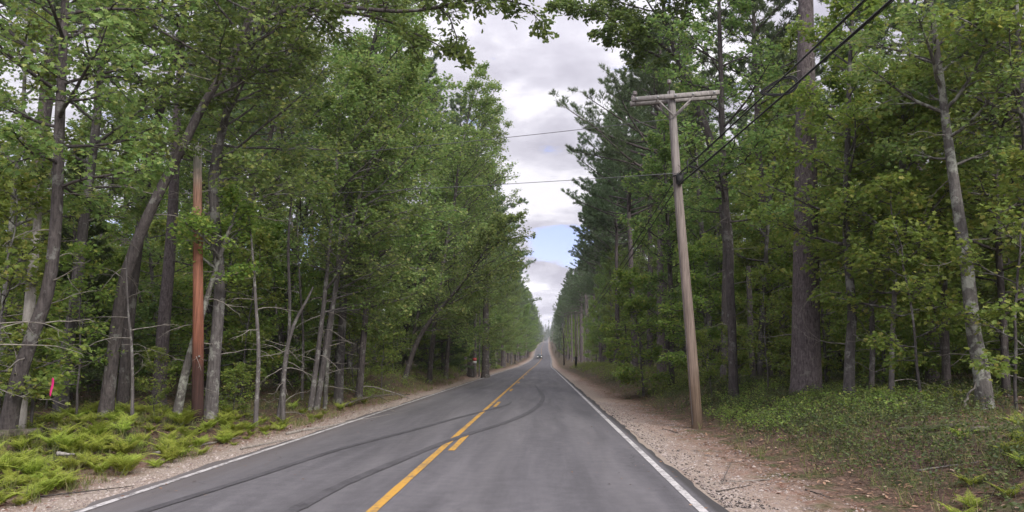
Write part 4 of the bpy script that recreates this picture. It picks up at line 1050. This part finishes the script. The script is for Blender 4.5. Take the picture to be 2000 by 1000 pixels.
mb = MB(); loft(mb, [(-1.15, .96, 1.0 + .24, .80), (-.45, .96, 1.50, .70), (1.2, .97, 1.52, .70), (1.9, .98, 1.25, .78)]); mb.obj('cabin_glass', M['glass'], car, smooth=False)
mb = MB(); boxm(mb, (0, .4, 1.535), .66, .8, .02); mb.obj('roof', M['car_paint'], car)
for ex_ in (-1, 1):
    mb = MB(); boxm(mb, (ex_ * .66, -2.25, .66), .19, .05, .10); mb.obj('headlight', M['headlight'], car)
    for ey_ in (-1.4, 1.4):
        mb = MB(); line(mb, (ex_ * .72, ey_, .34), (ex_ * .94, ey_, .34), .34, 18); wh_ = mb.obj('wheel', M['tyre'], car)
        mb = MB(); line(mb, (ex_ * .93, ey_, .34), (ex_ * .955, ey_, .34), .19, 12); mb.obj('rim', M['metal'], wh_)
    mb = MB(); boxm(mb, (ex_ * 1.0, -.85, 1.02), .1, .06, .07); mb.obj('mirror', M['car_paint'], car)
mb = MB(); boxm(mb, (0, -2.27, .5), .45, .03, .09); mb.obj('grille', M['tyre'], car)

rng = np.random.default_rng(606)
# ================================================================ FERNS
def fern_mesh(seed, nfr, Lf, up=.9):
    fr = MB()
    for i in range(nfr):
        az = i / nfr * 6.283 + rng.uniform(-.3, .3); ln = Lf * rng.uniform(.75, 1.15); k = 16
        s = np.linspace(0, 1, k); e0 = up * rng.uniform(.8, 1.15)
        ang = e0 * (1 - s * rng.uniform(.75, 1.1)) ; st = ln / (k - 1)
        h = np.concatenate([[0], np.cumsum(np.cos(ang[:-1]) * st)]); z = np.concatenate([[0], np.cumsum(np.sin(ang[:-1]) * st)])
        P_ = np.column_stack([np.cos(az) * h, np.sin(az) * h, z]); tubes(fr, P_, np.linspace(.004, .0015, k), 3)
        T_ = np.gradient(P_, axis=0); T_ = nrm(T_); sd_ = np.array([-math.sin(az), math.cos(az), 0.])
        kk = 20; ss = np.linspace(.18, .99, kk); B_, Tt = along(P_[None], ss[None]); B_ = B_[0]; Tt = Tt[0]
        pl = ln * .30 * np.sin(np.clip((ss - .08) * 1.05, 0, 1) ** .6 * math.pi * .96 + .1).clip(.12, 1) * (1.12 - .75 * ss)
        for sg in (-1, 1):
            D_ = sd_ * sg + Tt * .45 + jit(kk, .06); D_[:, 2] -= .12
            leaves(fr, B_, D_, np.array([0, 0, 1.]) + jit(kk, .12), pl, nm_leaf(.10))
            # little leaflets on each pinna
            for q_ in (.25, .45, .65, .82):
                Bq = B_ + nrm(D_) * (pl * q_)[:, None]
                for s2 in (-1, 1): leaves(fr, Bq, nrm(D_) * .5 + Tt * s2, np.array([0, 0, 1.]) + jit(kk, .2), pl * .26 * (1.15 - q_), nm_leaf(.22))
    return fr.mesh('fronds', M['fern'], smooth=False)
ferns = [fern_mesh(i, n_, l_, u_) for i, (n_, l_, u_) in enumerate([(9, .50, 1.15), (8, .42, 1.0), (9, .56, 1.2), (7, .36, .95)])]
def fern_bed(n, poly, label, s0, s1, gap=.24, zones=None):
    pts = []; tries = 0
    poly = np.array(poly)
    while len(pts) < n and tries < 40000:
        tries += 1
        px = rng.uniform(poly[:, 0].min(), poly[:, 0].max()); py = rng.uniform(poly[:, 1].min(), poly[:, 1].max())
        ins = False; j = len(poly) - 1
        for i in range(len(poly)):
            if (poly[i, 1] > py) != (poly[j, 1] > py) and px < (poly[j, 0] - poly[i, 0]) * (py - poly[i, 1]) / (poly[j, 1] - poly[i, 1]) + poly[i, 0]: ins = not ins
            j = i
        if not ins: continue
        d = ray(px, py); t_ = (0.15 - 1.65) / d[2]
        if t_ < 0: continue
        p_ = CAM + d * t_
        if p_[0] < -5 and p_[0] > -6.0: continue
        if any((a - p_[0]) ** 2 + (b - p_[1]) ** 2 < gap ** 2 for a, b in pts): continue
        pts.append((p_[0], p_[1]))
        o = bpy.data.objects.new('fern', ferns[rng.integers(0, 4)]); COL.objects.link(o)
        o.location = (p_[0], p_[1], float(gz(p_[0], p_[1])) - .01); s = rng.uniform(s0, s1); o.scale = (s, s, s); o.rotation_euler = (rng.normal(0, .1), rng.normal(0, .1), rng.uniform(0, 6.28))
        lb_ = label if not zones else label + ' ' + next(w for lim, w in zones if px < lim); tag(o, lb_, 'fern', lb_)
fern_bed(200, [(-40, 895), (60, 850), (180, 812), (260, 805), (560, 812), (555, 835), (400, 870), (250, 905), (120, 905), (60, 900)], 'bright green fern in the bed', .45, 1.0, .2, [(130, 'before the broken snag'), (230, 'before the big leaning oak'), (330, 'between the leaning oak and the brown pole'), (440, 'before the brown pole'), (999, 'at its right end beside the bent sapling')])
fern_bed(45, [(-60, 890), (90, 900), (130, 925), (60, 955), (-60, 975)], 'bright green fern in the near patch at the lower left corner', .5, .8, .2)
fern_bed(9, [(1840, 905), (2010, 895), (2030, 985), (1870, 985)], 'light green fern in the lower right corner', .6, .9, .3)
fern_bed(12, [(1405, 750), (1520, 752), (1545, 775), (1420, 775)], 'bright fern between the crooked oak and the massive pine', .8, 1.1, .5)
fern_bed(44, [(1600, 785), (2010, 800), (2010, 850), (1700, 830), (1420, 790)], 'fern scattered on the forest floor right of the massive pine', .6, .95, .5)
fern_bed(14, [(560, 800), (700, 770), (730, 785), (600, 820)], 'fern on the bank under the three maple clump', .5, .8, .4)

# ================================================================ LOW GROWTH, LITTER, STICKS
def scatter(n, y0, y1, u0, u1, side, dens, powr=1.6):
    y = y0 + (y1 - y0) * rng.random(n) ** powr; u = rng.uniform(u0, u1, n)
    x = road_s(y) + side * u
    keep = (np.abs(x + .04 * y) < .74 * y + 2) & (rng.random(n) < dens(x, y, u))
    return x[keep], y[keep]
def patch(x, y, f=1.0, a=0.0): return .5 + .5 * np.sin(x * 1.1 * f + 1.7 * np.sin(y * .5 * f + a)) * np.sin(y * .9 * f + 1.3 * np.sin(x * .7 * f + a))
def bushlets(name, label, x, y, hmin, hmax, nl, size, mat, kind='oval', stem=True):
    n = len(x); z = gz(x, y); h = rng.uniform(hmin, hmax, n)
    st, lf = MB(), MB()
    B = np.column_stack([x, y, z]); k = 4
    D = jit(n, .35); D[:, 2] = 1
    P_ = grow(B, D, h, k, .2)
    tubes(st, P_, np.broadcast_to(np.linspace(.0035, .0015, k), (n, k)), 3)
    s = rng.uniform(.25, 1, (n, nl)); Q_, T_ = along(P_, s); Q_ = Q_.reshape(-1, 3) + jit(n * nl, .035)
    Dl = jit(n * nl, .8); Dl[:, 2] = np.abs(Dl[:, 2]) * .35
    leaves(lf, Q_, Dl, np.array([0, 0, 1.]) + jit(n * nl, .5), rng.uniform(.6, 1.3, n * nl) * size, kind)
    o = tag(lf.obj(name, M[mat], smooth=False), label, 'low plants', kind='stuff')
    s_ = st.obj('stems', M['dark_twig'], o); s_['kind'] = 'stuff'
dR = lambda x, y, u: sstep(3.9, 5.2, u + wob(x, y) * .35) * np.clip(patch(x, y, .75) * 1.7 - .42, .05, 1)
x_, y_ = scatter(60000, 4, 60, 3.6, 20, 1, dR, 1.8)
bushlets('ground_cover', 'low dark green shrubs and seedlings covering the forest floor on the right', x_, y_, .10, .34, 9, .048, 'shrub')
x_, y_ = scatter(12000, 5, 34, 4.3, 14, 1, lambda x, y, u: sstep(3.9, 5.4, u + wob(x, y) * .4) * np.clip(patch(x, y, .8, 4) * 1.6 - .35, .04, 1), 1.3)
bushlets('ground_cover', 'blueberry brush and seedlings in the near right foreground', x_, y_, .14, .42, 16, .05, 'shrub')
x_, y_ = scatter(2600, 14, 25, 4.3, 8, 1, lambda x, y, u: sstep(4.2, 5.2, u) * np.clip(patch(x, y, 1.2, 4) * 1.6 - .3, 0, 1), 1)
bushlets('ground_cover', 'yellow green leafy seedlings around the foot of the nearest pole and the crooked oak', x_, y_, .12, .36, 12, .055, 'maple_yellow', 'kite')
x_, y_ = scatter(7000, 30, 130, 4.2, 9, 1, lambda x, y, u: sstep(4.0, 5.5, u) * np.clip(patch(x, y, .5, 2) * 1.4, .1, 1), 1.2)
bushlets('ground_cover', 'brighter leafy brush along the right edge of the wood', x_, y_, .2, .7, 12, .065, 'maple_yellow', 'kite')
dL = lambda x, y, u: sstep(6.4, 8.0, u + wob(x, y) * .3) * np.clip(patch(x, y, .8, 1) * 1.3 - .15, .05, 1)
x_, y_ = scatter(14000, 6, 70, 6.2, 20, -1, dL)
bushlets('ground_cover', 'low green seedlings on the forest floor on the left', x_, y_, .08, .30, 8, .05, 'shrub')
x_, y_ = scatter(5000, 30, 130, 6.6, 11, -1, lambda x, y, u: np.clip(patch(x, y, .5, 3) * 1.5 - .2, .05, 1), 1.2)
bushlets('ground_cover', 'leafy brush along the left bank', x_, y_, .2, .6, 12, .065, 'maple_yellow', 'kite')
def litter(name, label, x, y, size, mat='litter', kind='oval', lift=.012):
    n = len(x); z = gz(x, y) + lift + rng.uniform(0, .02, n)
    D = jit(n, 1); D[:, 2] *= .15; mb = MB()
    leaves(mb, np.column_stack([x, y, z]), D, np.array([0, 0, 1.]) + jit(n, .25), rng.uniform(.5, 1.4, n) * size, kind)
    tag(mb.obj(name, M[mat], smooth=False), label, 'leaf litter', kind='stuff')
def grass(x, y, hmin, hmax, label):
    n = len(x); z = gz(x, y); nb = 7
    B = np.repeat(np.column_stack([x, y, z]), nb, 0) + jit(n * nb, .03) * [1, 1, 0]
    D = jit(n * nb, .38); D[:, 2] = 1
    mb = MB(); leaves(mb, B, D, jit(n * nb, 1), rng.uniform(hmin, hmax, n * nb), nm_leaf(.018))
    tag(mb.obj('grass', M['grass'], smooth=False), label, 'grass', kind='stuff')
M['grass'] = leafmat('verge_grass', [(0, (.10, .13, .035)), (.6, (.17, .20, .06)), (1, (.32, .27, .15))], .3)
x_, y_ = scatter(3600, 4.5, 45, 3.0, 9, 1, lambda x, y, u: sstep(3.4, 5.0, u + wob(x, y) * .4) * np.clip(patch(x, y, 1.7, 1) * 1.4 - .1, .03, 1), 1.6)
grass(x_, y_, .08, .24, 'sparse grass and dry stems among the litter on the right verge')
x_, y_ = scatter(5000, 7, 60, 5.9, 9.5, -1, lambda x, y, u: np.clip(patch(x, y, 1.5, 3) * 1.3 - .3, .02, 1), 1.4)
grass(x_, y_, .08, .26, 'sparse grass and dry stems along the left bank')
x_, y_ = scatter(52000, 4, 70, 2.6, 16, 1, lambda x, y, u: .07 + .9 * sstep(2.5, 4.2, u + wob(x, y) * .4), 1.7)
litter('leaf_litter', 'brown dead leaves lying over the right verge and forest floor', x_, y_, .062)
x_, y_ = scatter(40000, 6, 90, 5.4, 16, -1, lambda x, y, u: .10 + .85 * sstep(5.6, 6.6, u + wob(x, y) * .3), 1.6)
litter('leaf_litter', 'brown dead leaves lying along the left bank and under the trees', x_, y_, .062)
M['red_needles'] = leafmat('fallen_needles', [(0, (.13, .06, .04)), (.6, (.22, .12, .08)), (1, (.34, .21, .15))], 0, .8)
x_, y_ = scatter(50000, 4, 40, 2.4, 5.5, 1, lambda x, y, u: np.clip(patch(x, y, 1.6, 2), 0, 1) ** 1.5 * sstep(2.4, 3.6, u) + .03, 1.8)
litter('fallen_needles', 'reddish fallen pine needles drifted over the sandy right shoulder', x_, y_, .10, 'red_needles', 'needle', .006)
x_, y_ = scatter(26000, 6, 50, 5.3, 7.2, -1, lambda x, y, u: sstep(5.5, 6.3, u + wob(x, y) * .2) + .02, 1.6)
litter('fallen_needles', 'reddish fallen pine needles drifted along the left shoulder', x_, y_, .10, 'red_needles', 'needle', .006)
n_ = 420; y = 4 + 60 * rng.random(n_) ** 1.3; e_ = rng.random(n_) < .5
u = np.where(e_, 1.9 - rng.exponential(.5, n_), -5.0 + rng.exponential(.6, n_)).clip(-5.05, 1.9)
mb = MB(); D = jit(n_, 1); D[:, 2] *= .1
leaves(mb, np.column_stack([u, y, crown_z(u, y) + .014]), D, np.array([0, 0, 1.]) + jit(n_, .2), rng.uniform(.02, .06, n_), 'oval')
tag(mb.obj('leaf_litter', M['litter'], smooth=False), 'few stray dead leaves and bits blown onto the asphalt edges', 'leaf litter', kind='stuff')
# gravel at the pavement edge
def gravel(n, y0, y1, u0, u1, side, label):
    y = y0 + (y1 - y0) * rng.random(n) ** 1.8; u = u0 + (u1 - u0) * rng.random(n) ** 1.4; x = side * u + road_s(y)
    O = np.array([[1, 0, 0], [0, 1, 0], [-1, 0, 0], [0, -1, 0], [0, 0, .7], [0, 0, -.7]]) ; F8 = np.array([[0, 1, 4], [1, 2, 4], [2, 3, 4], [3, 0, 4], [1, 0, 5], [2, 1, 5], [3, 2, 5], [0, 3, 5]])
    s = rng.gamma(2.0, .004, n) + .004
    V_ = np.column_stack([x, y, gz(x, y)])[:, None] + O[None] * s[:, None, None] * rng.uniform(.6, 1.3, (n, 6, 1))
    mb = MB(); mb.add(V_, (F8[None] + (np.arange(n) * 6)[:, None, None]).reshape(-1, 3))
    tag(mb.obj('gravel', M['stone'], smooth=False), label, 'gravel', kind='stuff')
M['stone'] = leafmat('loose_gravel', [(0, (.16, .13, .12)), (.5, (.28, .235, .205)), (1, (.42, .37, .34))], 0, .9)
gravel(15000, 4, 30, 2.05, 3.6, 1, 'loose gravel on the sandy right shoulder')
gravel(9000, 7, 36, 5.18, 6.2, -1, 'loose gravel on the left shoulder')
# broken dark asphalt crumbs on the right edge
M['crumb'] = leafmat('asphalt_crumbs', [(0, (.025, .022, .02)), (1, (.06, .052, .048))], 0, .9)
_keep = M['stone']; M['stone'] = M['crumb']
gravel(1500, 9, 26, 2.02, 2.6, 1, 'dark crumbled asphalt bits along the broken right road edge')
M['stone'] = _keep
# sticks and fallen branches: each one its own thing
def stick(name, a, b, r, label, mat='deadwood', kidn=3, cat='branch', grp=None, arch=.0):
    a = np.array(a, float); b = np.array(b, float)
    pts = [a, a + (b - a) * .35 + [0, 0, arch], a + (b - a) * .7 + [0, 0, arch * .7], b]
    Q_ = resample(pts, 12, r * .8)[None]; mb = MB(); tubes(mb, Q_, np.linspace(r, r * .35, 12)[None], 7, cap=True)
    if kidn:
        P2, L2 = kids(Q_, np.array([np.linalg.norm(b - a)]), kidn, .3, .95, .7, .35, 6, .4, .15)
        tubes(mb, P2, np.broadcast_to(np.linspace(r * .4, r * .12, 6), P2.shape[:2]), 4)
    off = a.copy(); mb.v = [v - off.astype(np.float32) for v in mb.v]
    o = mb.obj(name, M[mat]); o.location = off; return tag(o, label, cat, grp)
def G(px, py, up=.03): p_ = hit(px, py); return np.array([p_[0], p_[1], float(gz(p_[0], p_[1])) + up])
stick('fallen_log', G(-60, 868, .10), G(118, 850, .10), .11, 'grey fallen log lying behind the ferns at the far left', 'log', 1, 'log')
stick('fallen_branch', G(560, 850), G(830, 800), .035, 'long bleached stick lying along the edge of the left shoulder', kidn=2)
stick('fallen_branch', G(660, 798, .05), G(800, 775, .10), .05, 'dark fallen branch lying across the left bank', 'log', 5, arch=.15)
stick('fallen_branch', G(680, 765, .15), G(800, 780, .03), .04, 'grey branch with twigs propped on the left bank', 'deadwood', 5, arch=.2)
stick('fallen_branch', G(300, 890), G(470, 858), .03, 'bleached stick at the road side foot of the fern bed', kidn=2)
stick('fallen_branch', G(470, 880), G(560, 862), .02, 'short bleached stick on the left shoulder litter', kidn=1)
stick('wood_slab', G(110, 908, .16), G(142, 911, .17), .035, 'short pale piece of wood lying among the near ferns', 'pale_wood', 0, 'wood piece')
stick('fallen_log', G(1838, 768, .25), G(1925, 795, .10), .075, 'grey fallen log leaning against the foot of the birch', 'log', 2, 'log')
stick('fallen_branch', G(1700, 792, .02), G(1762, 745, .1), .045, 'dark stick rising from the ferns left of the birch', 'log', 2, arch=.1)
stick('fallen_branch', G(1880, 800, .0), at(1905, 745, 15.0), .03, 'pale stick leaning up against the birch', 'deadwood', 1)
stick('fallen_log', G(1755, 850, .05), G(1895, 838, .07), .06, 'low dark rotten log half hidden in the green right of the verge', 'log', 5, 'log')
stick('fallen_log', G(1900, 850, .06), G(2040, 842, .06), .055, 'second rotten log in line with the first, cut by the right edge', 'log', 3, 'log')
stick('fallen_branch', G(1400, 962, .01), G(1470, 948, .01), .008, 'thin forked twig lying on the sandy right shoulder', 'dark_twig', 4)
stick('fallen_branch', G(1410, 945, .01), G(1432, 905, .06), .007, 'tiny upright twig on the sandy right shoulder', 'dark_twig', 3)
for i in range(26):
    y = rng.uniform(6, 26); sd_ = rng.choice([-1, 1]); u = rng.uniform(3.0, 7.5) if sd_ > 0 else rng.uniform(6, 9)
    x = sd_ * u; a = rng.uniform(0, 6.28); ln = rng.uniform(.4, 1.3)
    x2, y2 = x + math.cos(a) * ln, y + math.sin(a) * ln
    side_ = 'right' if sd_ > 0 else 'left'
    lb = 'small dead stick lying in the litter on the ' + side_ + ' side of the road'
    stick('fallen_branch', (x, y, float(gz(x, y)) + .02), (x2, y2, float(gz(x2, y2)) + .03), rng.uniform(.007, .016), lb, rng.choice(['deadwood', 'dark_twig']), 2, 'branch', lb)
# bare pale branches of the dead trees on the left, sticking out into the light
def dead_tree_at(pix, Y, r, label, n, ln):
    loc, P = hero_path(pix, Y); tr, de = MB(), []; add_trunk(tr, P, r, .012, .3, 8, 18)
    dead_sticks(de, resample(P, 18), n, .2, .98, ln, 4, .45)
    place('dead_tree', to_meshes(tr, None, M['bark_grey'], None, de), loc, label, 'tree')
dead_tree_at([(500, 800), (505, 700), (500, 600), (492, 480), (480, 380)], 18.5, .06, 'dead bare tree with drooping bleached branches right of the smooth grey maple', 10, 1.5)
dead_tree_at([(262, 800), (258, 700), (250, 600), (246, 500)], 16.2, .04, 'dead bare stem with long bleached branches before the big leaning oak', 8, 1.5)
dead_tree_at([(-30, 820), (-20, 740), (-5, 640), (0, 560)], 12.5, .05, 'dead bare tree at the left edge with whitish branches reaching right', 8, 1.7)
dead_tree_at([(590, 775), (592, 660), (585, 540), (580, 420)], 26, .06, 'dead bare tree behind the bent sapling with fine drooping twigs', 10, 1.5)

# ================================================================ AIR
m, t, out = newmat('thin_haze')
pv = N(t, 'ShaderNodeVolumePrincipled', ins={'Color': (.80, .84, .88, 1), 'Density': .0003, 'Anisotropy': .2})
L(t, pv.outputs[0], out.inputs['Volume'])
mb = MB(); v = [(x, y, z) for z in (-3, 95) for x, y in ((-1000, -60), (1000, -60), (1000, 3050), (-1000, 3050))]
mb.add(v, np.array([[3, 2, 1, 0], [4, 5, 6, 7], [0, 1, 5, 4], [1, 2, 6, 5], [2, 3, 7, 6], [3, 0, 4, 7]]))
hz_ = mb.obj('haze', m, smooth=False); tag(hz_, 'thin pale haze in the air over the whole road and wood', 'haze', kind='stuff')
